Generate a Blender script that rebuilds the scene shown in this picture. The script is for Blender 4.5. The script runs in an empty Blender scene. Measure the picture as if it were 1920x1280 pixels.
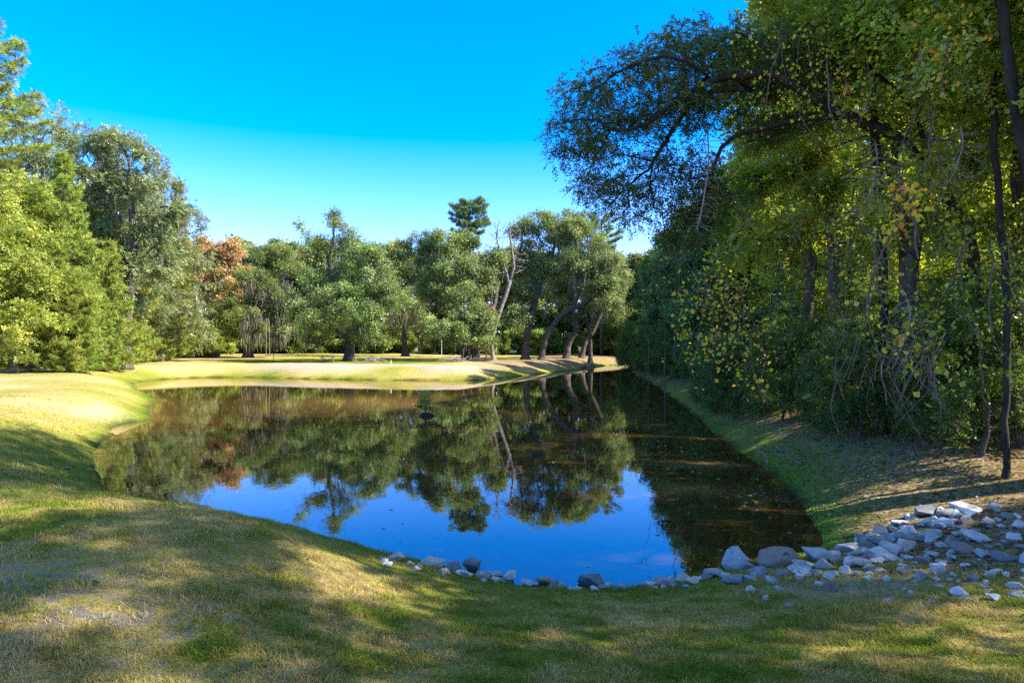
import bpy, bmesh, math, random
import numpy as np
from mathutils import Vector

SC = bpy.context.scene
COL = SC.collection

# ------------------------------------------------------------------ camera
H = 4.1          # eye height above the water
F = 1280.0       # focal length in photo pixels (24 mm)
cam_d = bpy.data.cameras.new('camera')
cam_d.lens = 24.0
cam_d.sensor_width = 36.0
cam_d.clip_start = 0.1
cam_d.clip_end = 3000
cam = bpy.data.objects.new('camera', cam_d)
COL.objects.link(cam)
cam.location = (0, 0, H)
cam.rotation_euler = (math.radians(90), 0, 0)
SC.camera = cam

# ------------------------------------------------------------------ light
SUN_EL = math.radians(38)
SUN_AZ = math.radians(101)      # clockwise from +Y
S = Vector((math.sin(SUN_AZ) * math.cos(SUN_EL), math.cos(SUN_AZ) * math.cos(SUN_EL), math.sin(SUN_EL)))
world = bpy.data.worlds.new('World')
SC.world = world
world.use_nodes = True
wn = world.node_tree
for n in list(wn.nodes):
    wn.nodes.remove(n)
sky = wn.nodes.new('ShaderNodeTexSky')
sky.sky_type = 'NISHITA'
sky.sun_disc = False
sky.sun_elevation = SUN_EL
sky.sun_rotation = SUN_AZ
sky.altitude = 0
sky.air_density = 1.0
sky.dust_density = 0.3
sky.ozone_density = 2.5
hs = wn.nodes.new('ShaderNodeHueSaturation')
hs.inputs['Hue'].default_value = 0.495
hs.inputs['Saturation'].default_value = 1.7
hs.inputs['Value'].default_value = 1.0
bg = wn.nodes.new('ShaderNodeBackground')
bg.inputs[1].default_value = 0.125
wo = wn.nodes.new('ShaderNodeOutputWorld')
# deep blue low in the sky, paler and brighter overhead
tcw = wn.nodes.new('ShaderNodeTexCoord'); spw = wn.nodes.new('ShaderNodeSeparateXYZ')
wn.links.new(tcw.outputs['Generated'], spw.inputs[0])
rw = wn.nodes.new('ShaderNodeValToRGB')          # saturation (halved) against height in the sky
rw.color_ramp.interpolation = 'B_SPLINE'
el_ = rw.color_ramp.elements
for p_, v_ in ((0.0, .57), (.10, .64), (.20, .725), (.32, .83), (.45, .85), (.75, .45)):
    x_ = el_[0] if p_ == 0 else (el_[1] if p_ == .10 else el_.new(p_))
    x_.position = p_; x_.color = (v_, v_, v_, 1)
mlw = wn.nodes.new('ShaderNodeMath'); mlw.operation = 'MULTIPLY'; mlw.inputs[1].default_value = 2.0
wn.links.new(spw.outputs['Z'], rw.inputs[0]); wn.links.new(rw.outputs[0], mlw.inputs[0]); wn.links.new(mlw.outputs[0], hs.inputs['Saturation'])
wn.links.new(sky.outputs[0], hs.inputs['Color'])
tint = wn.nodes.new('ShaderNodeMix'); tint.data_type = 'RGBA'; tint.blend_type = 'MULTIPLY'; tint.inputs[0].default_value = 1.0
rt = wn.nodes.new('ShaderNodeValToRGB')          # bluer low in the sky, neutral overhead
rt.color_ramp.elements[0].position = 0.35; rt.color_ramp.elements[0].color = (0.5, 0.49, 0.80, 1)
rt.color_ramp.elements[1].position = 0.65; rt.color_ramp.elements[1].color = (0.54, 0.50, 0.48, 1)
dbl = wn.nodes.new('ShaderNodeVectorMath'); dbl.operation = 'SCALE'; dbl.inputs['Scale'].default_value = 2.0
wn.links.new(spw.outputs['Z'], rt.inputs[0]); wn.links.new(rt.outputs[0], dbl.inputs[0]); wn.links.new(dbl.outputs[0], tint.inputs[7])
wn.links.new(hs.outputs[0], tint.inputs[6]); wn.links.new(tint.outputs[2], bg.inputs[0])
wn.links.new(bg.outputs[0], wo.inputs[0])

sun_d = bpy.data.lights.new('sun', 'SUN')
sun_d.energy = 5.0
sun_d.angle = math.radians(0.6)
sun_d.color = (1.0, 0.93, 0.80)
sun = bpy.data.objects.new('sun', sun_d)
COL.objects.link(sun)
sun.rotation_euler = S.to_track_quat('Z', 'Y').to_euler()
sun.location = (60, -20, 60)

SC.view_settings.view_transform = 'Standard'
SC.view_settings.look = 'None'
SC.view_settings.gamma = 1
SC.view_settings.exposure = 1.55
SC.render.engine = 'CYCLES'
SC.cycles.max_bounces = 9
SC.cycles.diffuse_bounces = 6
SC.cycles.glossy_bounces = 2
SC.cycles.transmission_bounces = 3
SC.cycles.transparent_max_bounces = 4
SC.cycles.caustics_reflective = False
SC.cycles.caustics_refractive = False
SC.cycles.use_denoising = False

RNG = np.random.default_rng(7)

# ------------------------------------------------------------------ naming
def tag(o, label=None, cat=None, group=None, kind=None):
    if label: o['label'] = label
    if cat: o['category'] = cat
    if group: o['group'] = group
    if kind: o['kind'] = kind
    return o

def empty(name, loc=(0, 0, 0), rz=0.0, sc=1.0):
    o = bpy.data.objects.new(name, None)
    o.empty_display_size = 0.5
    COL.objects.link(o)
    o.location = loc
    o.rotation_euler = (0, 0, rz)
    o.scale = (sc, sc, sc)
    return o

def mesh_np(name, V, Q, mat, col=None, smooth=False, k=4, extra=None):
    me = bpy.data.meshes.new(name)
    V = np.ascontiguousarray(V, dtype=np.float32)
    Q = np.ascontiguousarray(Q, dtype=np.int32)
    me.vertices.add(len(V))
    me.vertices.foreach_set('co', V.ravel())
    me.loops.add(Q.size)
    me.loops.foreach_set('vertex_index', Q.ravel())
    me.polygons.add(len(Q))
    me.polygons.foreach_set('loop_start', np.arange(0, Q.size, k, dtype=np.int32))
    if smooth:
        me.polygons.foreach_set('use_smooth', np.ones(len(Q), dtype=bool))
    me.update(calc_edges=True)
    if col is not None:
        a = me.color_attributes.new('Col', 'FLOAT_COLOR', 'POINT')
        c = np.ones((len(V), 4), dtype=np.float32)
        c[:, :3] = col
        a.data.foreach_set('color', c.ravel())
    if extra:
        for nm, arr in extra.items():
            a = me.attributes.new(nm, 'FLOAT', 'POINT')
            a.data.foreach_set('value', np.ascontiguousarray(arr, dtype=np.float32))
    me.materials.append(mat)
    return me

def obj(name, me, parent=None):
    o = bpy.data.objects.new(name, me)
    COL.objects.link(o)
    if parent is not None:
        o.parent = parent
    return o

def copy_tree(o, parent=None):
    c = o.copy()
    COL.objects.link(c)
    if parent is not None:
        c.parent = parent
    for ch in list(o.children):
        copy_tree(ch, c)
    return c

# ------------------------------------------------------------------ materials
def new_mat(name):
    m = bpy.data.materials.new(name)
    m.use_nodes = True
    nt = m.node_tree
    for n in list(nt.nodes):
        nt.nodes.remove(n)
    out = nt.nodes.new('ShaderNodeOutputMaterial')
    return m, nt, out

def ramp(nt, stops, interp='LINEAR'):
    r = nt.nodes.new('ShaderNodeValToRGB')
    r.color_ramp.interpolation = interp
    e = r.color_ramp.elements
    while len(e) > 1:
        e.remove(e[-1])
    e[0].position = stops[0][0]; e[0].color = (*stops[0][1], 1)
    for p, c in stops[1:]:
        x = e.new(p); x.color = (*c, 1)
    return r

def noise(nt, scale, detail=4, rough=0.6, vec=None, dist=0.0):
    n = nt.nodes.new('ShaderNodeTexNoise')
    n.inputs['Scale'].default_value = scale
    n.inputs['Detail'].default_value = detail
    n.inputs['Roughness'].default_value = rough
    n.inputs['Distortion'].default_value = dist
    if vec is not None:
        nt.links.new(vec, n.inputs['Vector'])
    return n

def mixc(nt, fac, a, b, mode='MIX'):
    m = nt.nodes.new('ShaderNodeMix')
    m.data_type = 'RGBA'
    m.blend_type = mode
    for s, v in ((m.inputs[0], fac), (m.inputs[6], a), (m.inputs[7], b)):
        if isinstance(v, (int, float)): s.default_value = v
        elif isinstance(v, tuple): s.default_value = (*v, 1)
        else: nt.links.new(v, s)
    return m.outputs[2]

def math_n(nt, op, a, b=0.0, clamp=False):
    m = nt.nodes.new('ShaderNodeMath')
    m.operation = op
    m.use_clamp = clamp
    for s, v in ((m.inputs[0], a), (m.inputs[1], b)):
        if isinstance(v, (int, float)): s.default_value = v
        else: nt.links.new(v, s)
    return m.outputs[0]

def leaf_mat(name, trans=0.35, rough=0.5, warm=(1.35, 1.25, 0.55), spec=0.3):
    m, nt, out = new_mat(name)
    at = nt.nodes.new('ShaderNodeAttribute'); at.attribute_name = 'Col'
    oi = nt.nodes.new('ShaderNodeObjectInfo')
    h = nt.nodes.new('ShaderNodeHueSaturation')
    h.inputs['Saturation'].default_value = 1.0
    mr = nt.nodes.new('ShaderNodeMapRange')
    mr.inputs['To Min'].default_value = 0.485; mr.inputs['To Max'].default_value = 0.515
    nt.links.new(oi.outputs['Random'], mr.inputs['Value'])
    nt.links.new(mr.outputs[0], h.inputs['Hue'])
    nt.links.new(at.outputs['Color'], h.inputs['Color'])
    p = nt.nodes.new('ShaderNodeBsdfPrincipled')
    p.inputs['Roughness'].default_value = rough
    p.inputs['Specular IOR Level'].default_value = spec
    nt.links.new(h.outputs[0], p.inputs['Base Color'])
    t = nt.nodes.new('ShaderNodeBsdfTranslucent')
    nt.links.new(mixc(nt, 1.0, h.outputs[0], warm, 'MULTIPLY'), t.inputs['Color'])
    mx = nt.nodes.new('ShaderNodeMixShader'); mx.inputs[0].default_value = trans
    nt.links.new(p.outputs[0], mx.inputs[1]); nt.links.new(t.outputs[0], mx.inputs[2])
    nt.links.new(mx.outputs[0], out.inputs[0])
    return m

def bark_mat(name, c0, c1, scale=6.0):
    m, nt, out = new_mat(name)
    tc = nt.nodes.new('ShaderNodeTexCoord')
    mp = nt.nodes.new('ShaderNodeMapping'); mp.inputs['Scale'].default_value = (1, 1, 0.25)
    nt.links.new(tc.outputs['Object'], mp.inputs[0])
    n = noise(nt, scale, 6, 0.7, mp.outputs[0], 0.5)
    r = ramp(nt, [(0.3, c0), (0.65, c1)])
    nt.links.new(n.outputs[0], r.inputs[0])
    p = nt.nodes.new('ShaderNodeBsdfPrincipled')
    p.inputs['Roughness'].default_value = 0.95
    p.inputs['Specular IOR Level'].default_value = 0.2
    nt.links.new(r.outputs[0], p.inputs['Base Color'])
    b = nt.nodes.new('ShaderNodeBump'); b.inputs['Strength'].default_value = 0.8
    b.inputs['Distance'].default_value = 0.05
    nt.links.new(n.outputs[0], b.inputs['Height']); nt.links.new(b.outputs[0], p.inputs['Normal'])
    nt.links.new(p.outputs[0], out.inputs[0])
    return m

M_LEAF = leaf_mat('leaf_foliage', 0.36)
M_NEEDLE = leaf_mat('needle_foliage', 0.25, 0.55, (1.2, 1.2, 0.6))
M_BACKLIT = leaf_mat('thin_leaf_foliage', 0.5, 0.4, (1.35, 1.45, 0.45), 0.45)
M_MOSS = leaf_mat('hanging_moss', 0.3, 0.9, (1, 1, 0.9))
M_GRASS = leaf_mat('grass_blades', 0.3, 0.7, (1.3, 1.25, 0.5), 0.08)
M_BARK = bark_mat('grey_bark', (0.035, 0.028, 0.022), (0.13, 0.11, 0.09))
M_BARKD = bark_mat('dark_bark', (0.015, 0.012, 0.010), (0.06, 0.048, 0.038))
M_BARKM = bark_mat('weathered_dead_bark', (0.09, 0.07, 0.06), (0.30, 0.255, 0.22))
M_BARKP = bark_mat('pale_dead_wood', (0.20, 0.16, 0.13), (0.42, 0.36, 0.31))
M_VINE = bark_mat('vine_stem', (0.06, 0.045, 0.035), (0.20, 0.155, 0.12), 20)

# ------------------------------------------------------------------ pond outline
SHORE = [(-3.4, 13.9), (-6, 15.2), (-9.4, 16.9), (-11.4, 19.2), (-13.9, 22.6), (-15.6, 25.4), (-16.8, 27.8), (-17.6, 30.0),
         (-19.2, 33.0), (-18.9, 36.0), (-20.6, 38.6), (-23.0, 43.0), (-24.6, 47.0), (-28, 52.5), (-32.5, 59), (-36.5, 66), (-38, 72.0), (-36, 77.0),
         (-31, 78), (-24, 75.5), (-14, 72.6), (-8, 72.0), (-3.5, 72.6), (-0.6, 77), (4.1, 87.5), (8, 96), (11.5, 105), (15, 114),
         (21, 123), (29, 130), (36, 131), (40, 124), (34, 117), (24, 112), (18.6, 105), (15.6, 88), (14.2, 72), (12.5, 55.2), (10.3, 38.9), (8.9, 29.2),
         (8.4, 24.4), (8.0, 21), (7.6, 18.7), (7.0, 15.9), (6.3, 13.8), (5.3, 13.1), (4.4, 12.7), (3.3, 12.0), (2.15, 11.4), (1.2, 11.2),
         (0.3, 11.4), (-0.5, 11.9), (-1.2, 12.4), (-2.3, 13.1)]

def catmull(P, n=5):
    P = np.array(P, float); out = []
    N = len(P)
    for i in range(N):
        p0, p1, p2, p3 = P[(i-1) % N], P[i], P[(i+1) % N], P[(i+2) % N]
        for j in range(n):
            t = j / n
            out.append(0.5*((2*p1)+(-p0+p2)*t+(2*p0-5*p1+4*p2-p3)*t*t+(-p0+3*p1-3*p2+p3)*t**3))
    return np.array(out)

def vnoise(x, y, seed=0):
    """smooth value noise, vectorised"""
    x = np.asarray(x, float); y = np.asarray(y, float)
    xi = np.floor(x).astype(np.int64); yi = np.floor(y).astype(np.int64)
    fx = x - xi; fy = y - yi
    fx = fx*fx*(3-2*fx); fy = fy*fy*(3-2*fy)
    def h(a, b):
        v = np.sin(a*127.1 + b*311.7 + seed*74.7) * 43758.5453
        return v - np.floor(v)
    return (h(xi, yi)*(1-fx)*(1-fy) + h(xi+1, yi)*fx*(1-fy) + h(xi, yi+1)*(1-fx)*fy + h(xi+1, yi+1)*fx*fy)

def fbm(x, y, s, seed=0, o=4):
    v = 0; a = 0.5
    for i in range(o):
        v = v + a*vnoise(np.asarray(x)*s*2**i, np.asarray(y)*s*2**i, seed+i*13); a *= 0.5
    return v/(1-0.5**o)

POLY = catmull(SHORE, 5)
_seg = np.roll(POLY, -1, 0) - POLY
_nrm = np.stack([_seg[:, 1], -_seg[:, 0]], 1); _nrm /= np.linalg.norm(_nrm, axis=1, keepdims=True)
_dist = np.clip(POLY[:, 1]/40, 0.25, 1.2)
POLY = POLY + _nrm*((fbm(POLY[:, 0], POLY[:, 1], 0.6, 3)-0.5)*0.7*_dist)[:, None]

def sdf(x, y):
    """signed distance to the pond outline, positive on land"""
    x = np.atleast_1d(np.asarray(x, float)); y = np.atleast_1d(np.asarray(y, float))
    sh = x.shape; x = x.ravel(); y = y.ravel()
    best = np.full(x.shape, 1e18); inside = np.zeros(x.shape, bool)
    A = POLY; B = np.roll(POLY, -1, 0)
    for (ax, ay), (bx, by) in zip(A, B):
        ex, ey = bx-ax, by-ay
        t = np.clip(((x-ax)*ex+(y-ay)*ey)/(ex*ex+ey*ey+1e-12), 0, 1)
        best = np.minimum(best, (x-ax-t*ex)**2+(y-ay-t*ey)**2)
        c = (ay > y) != (by > y)
        if ay != by:
            inside ^= c & (x < (bx-ax)*(y-ay)/(by-ay)+ax)
    d = np.sqrt(best)
    return np.where(inside, -d, d).reshape(sh)

def sstep(a, b, v):
    t = np.clip((v-a)/(b-a), 0, 1)
    return t*t*(3-2*t)

def height(x, y, d=None):
    x = np.atleast_1d(np.asarray(x, float)); y = np.atleast_1d(np.asarray(y, float))
    if d is None: d = sdf(x, y)
    front = (1-sstep(14, 20, y))*sstep(-4.5, -0.5, x)           # gentle slope at the near right
    left = (1-sstep(-5, -2, x))*(1-sstep(20, 45, y))
    zt = 1.32 + 0.22*left - 0.05*front + 0.25*sstep(8, 16, d)*sstep(5, 12, x) + 0.30*sstep(20, 60, d)*sstep(60, 110, y)
    zt = zt + (fbm(x, y, 0.09, 5, 3)-0.5)*0.22
    w = 4.3 + 2.8*front + 0.9*left + 1.7*sstep(40, 60, y)
    t = np.clip(d/w, 0, 1)
    pr = np.where(front > 0.5, 0, 0) + (1-front)*np.sin(t*math.pi/2)**1.05 + front*(1-(1-t)**1.35)
    land = zt*pr + (fbm(x, y, 0.8, 9, 3)-0.5)*0.10*np.clip(d, 0, 1) + (fbm(x, y, 3.5, 19, 2)-0.5)*0.03*np.clip(d*2, 0, 1)
    land = land + 0.04*np.clip(d/0.15, 0, 1)
    water = np.maximum(d*0.3, -1.2)
    return np.where(d > 0, land, water)

def ground_z(x, y):
    return float(height(x, y)[0])

def hit(px, py, zoff=0.0):
    """where the ray through a photo pixel meets the ground (used only to find sites)"""
    D = np.linspace(2, 170, 8000)
    X = (px-960)/F*D; Z = H-(py-640)/F*D
    # coarse-to-fine for speed
    hz = height(X[::8], D[::8])
    k = np.where(Z[::8] <= np.maximum(hz, 0)+zoff)[0]
    if len(k) == 0: return (px-960)/F*150, 150.0, 1.5
    a = max(k[0]*8-8, 0); b = k[0]*8+1
    hz = height(X[a:b], D[a:b])
    k = np.where(Z[a:b] <= np.maximum(hz, 0)+zoff)[0]
    i = a+(k[0] if len(k) else b-a-1)
    return float(X[i]), float(D[i]), float(Z[i])

# ------------------------------------------------------------------ ground sheet
def axis(lo, hi, fine_lo, fine_hi, step, grow):
    a = list(np.arange(fine_lo, fine_hi, step))
    s = step; v = a[-1]
    while v < hi:
        s = min(s*grow, 60); v += s; a.append(v)
    s = step; v = a[0]; b = []
    while v > lo:
        s = min(s*grow, 60); v -= s; b.append(v)
    return np.array(b[::-1]+a)

gx = axis(-900, 900, -9, 13, 0.16, 1.025)
gy = axis(-300, 1500, 3.5, 30, 0.16, 1.012)
GX, GY = np.meshgrid(gx, gy)
GD = sdf(GX, GY)
GZ = height(GX, GY, GD)
nx, ny = len(gx), len(gy)
V = np.stack([GX.ravel(), GY.ravel(), GZ.ravel()], 1)
ii = (np.arange(ny-1)[:, None]*nx+np.arange(nx-1)[None, :]).ravel()
Q = np.stack([ii, ii+1, ii+nx+1, ii+nx], 1)

def litter_zone(x, y, d):
    """1 on the leaf-strewn right bank and forest floor"""
    n = (fbm(x, y, 0.35, 31, 3)-0.5)*3
    right = sstep(8.5, 10.5, y+n*1.2+0.65*(x-6)*0+np.clip(x-9, 0, 10)*0.15)*sstep(5.0, 6.6, x+n*0.3)
    # left forest floor
    le = -44-(y-60)*0.33
    left = sstep(0, 6, le-x+n)*sstep(20, 40, y)
    oaks = sstep(0.7, 3.0, d+n*.6)*sstep(-8, 0, x+n*2)*sstep(70, 76, y)*(1-sstep(113, 122, y))*0.9
    far = sstep(136, 142, y+n)
    return np.clip(np.maximum.reduce([right, left, oaks, far]), 0, 1)

ZL = litter_zone(GX, GY, GD)
# sandy bare stretches on the far bank, dry patches
SAND = sstep(66, 70, GY)*sstep(0.9, 3.6, GD)*(1-sstep(7.5, 10.5, GD))*sstep(-34, -28, GX)*sstep(0.30, 0.55, fbm(GX, GY, 0.16, 71, 3))
SAND = np.maximum(SAND, sstep(0.0, 1.0, 1-np.hypot((GX+20.5)/1.6, (GY-33.5)/3.2))*0.6)
SAND = np.maximum(SAND, sstep(0.0, 0.7, 1-np.hypot((GX-4.9)/1.9, (GY-9.6)/0.9))*0.9)
SAND = np.maximum(SAND, sstep(0.0, 0.7, 1-np.hypot((GX-9.0)/1.9, (GY-13.0)/0.8))*0.9)
DRY = np.clip(fbm(GX, GY, 0.22, 41, 4)*1.25-0.12 + 0.25*sstep(18, 26, GY), 0, 1)
GREEN = np.exp(-np.clip(GD, 0, 99)/1.1)*sstep(12, 20, GY)*(1-.55*sstep(60, 70, GY)) + sstep(9, 12, GD)*sstep(80, 86, GY)*(1-sstep(104, 120, GY))*sstep(-45, -30, GX)*0.8

m, nt, out = new_mat('lawn_and_soil')
tc = nt.nodes.new('ShaderNodeTexCoord')
OC = tc.outputs['Object']
def attr(nm):
    a = nt.nodes.new('ShaderNodeAttribute'); a.attribute_name = nm
    return a.outputs['Fac']
n_big = noise(nt, 0.7, 5, 0.65, OC)
n_mid = noise(nt, 5, 6, 0.7, OC)
n_fine = noise(nt, 45, 5, 0.75, OC, 0.3)
dry = math_n(nt, 'ADD', attr('dry'), math_n(nt, 'MULTIPLY', math_n(nt, 'SUBTRACT', n_mid.outputs[0], 0.5), 1.6))
dry = math_n(nt, 'ADD', dry, math_n(nt, 'MULTIPLY', math_n(nt, 'SUBTRACT', n_fine.outputs[0], 0.5), 1.5))
dry = math_n(nt, 'SUBTRACT', dry, math_n(nt, 'MULTIPLY', attr('green'), 0.75), True)
r_l = ramp(nt, [(0.05, (0.10, 0.15, 0.012)), (0.42, (0.20, 0.22, 0.025)), (0.72, (0.36, 0.285, 0.08)), (0.95, (0.50, 0.36, 0.16))])
nt.links.new(dry, r_l.inputs[0])
r_s = ramp(nt, [(0.3, (0.25, 0.21, 0.18)), (0.7, (0.52, 0.43, 0.36))])
nt.links.new(n_fine.outputs[0], r_s.inputs[0])
sand_f = math_n(nt, 'MULTIPLY', attr('sand'), math_n(nt, 'ADD', 0.35, n_mid.outputs[0]), True)
c1 = mixc(nt, sand_f, r_l.outputs[0], r_s.outputs[0])
# leaf litter: brown, grey and rusty flecks with moss
vo = nt.nodes.new('ShaderNodeTexVoronoi'); vo.inputs['Scale'].default_value = 14
nt.links.new(OC, vo.inputs['Vector'])
r_li = ramp(nt, [(0.0, (0.08, 0.052, 0.03)), (0.3, (0.19, 0.115, 0.065)), (0.55, (0.34, 0.21, 0.125)), (0.8, (0.42, 0.27, 0.17)), (1.0, (0.55, 0.44, 0.34))])
sep = nt.nodes.new('ShaderNodeSeparateColor'); nt.links.new(vo.outputs['Color'], sep.inputs[0])
nt.links.new(math_n(nt, 'MULTIPLY', sep.outputs[0], math_n(nt, 'ADD', n_fine.outputs[0], 0.35)), r_li.inputs[0])
moss = math_n(nt, 'ADD', math_n(nt, 'MULTIPLY', attr('green'), 1.5), math_n(nt, 'MULTIPLY', math_n(nt, 'SUBTRACT', n_mid.outputs[0], 0.47), 5.0), True)
r_m = ramp(nt, [(0.3, (0.10, 0.14, 0.02)), (0.75, (0.26, 0.28, 0.045))])
nt.links.new(n_fine.outputs[0], r_m.inputs[0])
c2 = mixc(nt, moss, r_li.outputs[0], r_m.outputs[0])
lf = math_n(nt, 'ADD', attr('litter'), math_n(nt, 'MULTIPLY', math_n(nt, 'SUBTRACT', n_mid.outputs[0], 0.5), 0.8), True)
lf = math_n(nt, 'MULTIPLY', lf, math_n(nt, 'MULTIPLY', attr('litter'), 4.0, True))
c3 = mixc(nt, lf, c1, c2)
# gravel showing through the worn lawn near the camera
grav = math_n(nt, 'MULTIPLY', attr('gravel'), math_n(nt, 'MULTIPLY', math_n(nt, 'SUBTRACT', n_mid.outputs[0], 0.47), 9.0, True), True)
r_g = ramp(nt, [(0.3, (0.09, 0.085, 0.075)), (0.7, (0.30, 0.285, 0.265))])
nt.links.new(n_fine.outputs[0], r_g.inputs[0])
c4 = mixc(nt, grav, c3, r_g.outputs[0])
# wet dark undercut at the water line
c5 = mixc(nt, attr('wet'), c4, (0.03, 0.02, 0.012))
p = nt.nodes.new('ShaderNodeBsdfPrincipled'); p.inputs['Roughness'].default_value = 0.95
p.inputs['Specular IOR Level'].default_value = 0.1
nt.links.new(c5, p.inputs['Base Color'])
b = nt.nodes.new('ShaderNodeBump'); b.inputs['Strength'].default_value = 0.9; b.inputs['Distance'].default_value = 0.04
hh = math_n(nt, 'ADD', n_fine.outputs[0], n_mid.outputs[0])
nt.links.new(hh, b.inputs['Height']); nt.links.new(b.outputs[0], p.inputs['Normal'])
nt.links.new(p.outputs[0], out.inputs[0])
M_GROUND = m
gn = fbm(GX, GY, 0.5, 55, 3)
GRAV = sstep(0, 0.6, 1-np.hypot((GX+1.9)/2.4, (GY-6.2)/1.7))*sstep(0.38, 0.55, gn+0.1)
GRAV = np.maximum(GRAV, sstep(0, 0.6, 1-np.hypot((GX+4.6)/2.4, (GY-6.8)/1.3))*sstep(0.42, 0.6, gn+0.1))
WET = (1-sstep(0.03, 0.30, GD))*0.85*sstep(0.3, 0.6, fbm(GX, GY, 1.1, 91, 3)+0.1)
gm = mesh_np('ground', V, Q, M_GROUND, smooth=True,
             extra={'litter': ZL.ravel(), 'sand': SAND.ravel(), 'dry': DRY.ravel(), 'green': np.clip(GREEN, 0, 1).ravel(),
                    'gravel': GRAV.ravel(), 'wet': WET.ravel()})
tag(obj('ground', gm), kind='structure')

# ------------------------------------------------------------------ water
wx = np.arange(-41, 44, 0.45); wy = np.arange(9, 135, 0.45)
WX, WY = np.meshgrid(wx, wy)
WD = sdf(WX, WY)
keep = (WD < 1.0)
idx = -np.ones(WX.size, int)
nxw = len(wx)
q = (np.arange(len(wy)-1)[:, None]*nxw+np.arange(nxw-1)[None, :]).ravel()
qq = np.stack([q, q+1, q+nxw+1, q+nxw], 1)
kf = keep.ravel()
qq = qq[kf[qq].all(1)]
used = np.unique(qq); idx[used] = np.arange(len(used))
WV = np.stack([WX.ravel(), WY.ravel(), np.zeros(WX.size)], 1)[used]
m, nt, out = new_mat('pond_water')
tc = nt.nodes.new('ShaderNodeTexCoord'); OC = tc.outputs['Object']
shal_sun = nt.nodes.new('ShaderNodeAttribute'); shal_sun.attribute_name = 'shallow_sun'  # shore shallows together with the painted sun patches
nw = noise(nt, 0.35, 3, 0.5, OC)
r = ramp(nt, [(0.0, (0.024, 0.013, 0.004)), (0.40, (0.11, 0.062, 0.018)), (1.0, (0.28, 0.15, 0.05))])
nt.links.new(math_n(nt, 'MULTIPLY', math_n(nt, 'ADD', shal_sun.outputs['Fac'], math_n(nt, 'MULTIPLY', nw.outputs[0], 0.12)), 0.85, True), r.inputs[0])
p = nt.nodes.new('ShaderNodeBsdfPrincipled')
p.inputs['Roughness'].default_value = 0.015
p.inputs['IOR'].default_value = 1.85
nt.links.new(r.outputs[0], p.inputs['Base Color'])
mp = nt.nodes.new('ShaderNodeMapping'); mp.inputs['Scale'].default_value = (1.6, 0.7, 1)
nt.links.new(OC, mp.inputs[0])
n1 = noise(nt, 2.2, 3, 0.5, mp.outputs[0])
b = nt.nodes.new('ShaderNodeBump'); b.inputs['Strength'].default_value = 0.035; b.inputs['Distance'].default_value = 0.05
nt.links.new(n1.outputs[0], b.inputs['Height']); nt.links.new(b.outputs[0], p.inputs['Normal'])
nt.links.new(p.outputs[0], out.inputs[0])
wd = WD.ravel()[used]
sh = np.exp(np.minimum(wd, 0)/1.3)*(0.25+0.75*sstep(-8, -14, WV[:, 0])*(1-sstep(40, 60, WV[:, 1])))
sh = sh*sstep(16, 24, WV[:, 1])
sun_patch = sum(np.exp(-(((WV[:, 0]-a_)/ra)**2+((WV[:, 1]-b_)/rb)**2)) for a_, b_, ra, rb in ((5.0, 18.9, 1.4, .9), (6.5, 22.8, 1.2, .9), (-9, 46, 8, 6)))  # sunlit patches on the murky water, painted into its colour
sh = sh+sun_patch*.75
bed = (fbm(WV[:, 0], WV[:, 1], 0.12, 88, 3)-0.45)*0.9
wm = mesh_np('pond_water', WV, idx[qq], m, smooth=True, extra={'shallow_sun': np.clip(sh+bed*0.12, 0, 1)})
tag(obj('pond_water', wm), kind='structure')

# ------------------------------------------------------------------ tree skeletons
def colonize(attr, nodes, parents, step, infl, kill, maxit=90, grav=0.0, rng=RNG):
    nodes = [np.array(p, float) for p in nodes]; parents = list(parents)
    A = np.asarray(attr, float)
    N = np.array(nodes)
    d2 = ((A[:, None, :]-N[None])**2).sum(2)
    near = d2.argmin(1); nd = d2.min(1)
    alive = np.ones(len(A), bool)
    for it in range(maxit):
        sel = alive & (nd < infl*infl)
        if not sel.any():
            if not alive.any(): break
            sel = alive & (nd <= nd[alive].min()*1.3)
        N = np.array(nodes)
        ids = near[sel]
        dirs = A[sel]-N[ids]
        dirs /= np.linalg.norm(dirs, axis=1, keepdims=True)+1e-9
        uid, inv = np.unique(ids, return_inverse=True)
        acc = np.zeros((len(uid), 3)); np.add.at(acc, inv, dirs)
        acc += rng.normal(0, 0.18, acc.shape)
        acc /= np.linalg.norm(acc, axis=1, keepdims=True)+1e-9
        acc[:, 2] -= grav
        newp = N[uid]+acc*step
        base = len(nodes)
        for u, pnt in zip(uid, newp):
            nodes.append(pnt); parents.append(int(u))
        dn = ((A[:, None, :]-newp[None])**2).sum(2)
        mi = dn.argmin(1); md = dn.min(1)
        better = md < nd
        near[better] = base+mi[better]; nd[better] = md[better]
        alive &= nd > kill*kill
        if len(nodes) > 5000: break
    return np.array(nodes), np.array(parents)

def pipe(parents, tip, e=2.3):
    n = len(parents); acc = np.zeros(n); cnt = np.zeros(n, int)
    r = np.zeros(n)
    for i in range(n-1, -1, -1):
        r[i] = tip if acc[i] == 0 else acc[i]**(1/e)
        p_ = parents[i]
        if p_ >= 0:
            acc[p_] += r[i]**e; cnt[p_] += 1+cnt[i]
    return r, cnt

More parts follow.
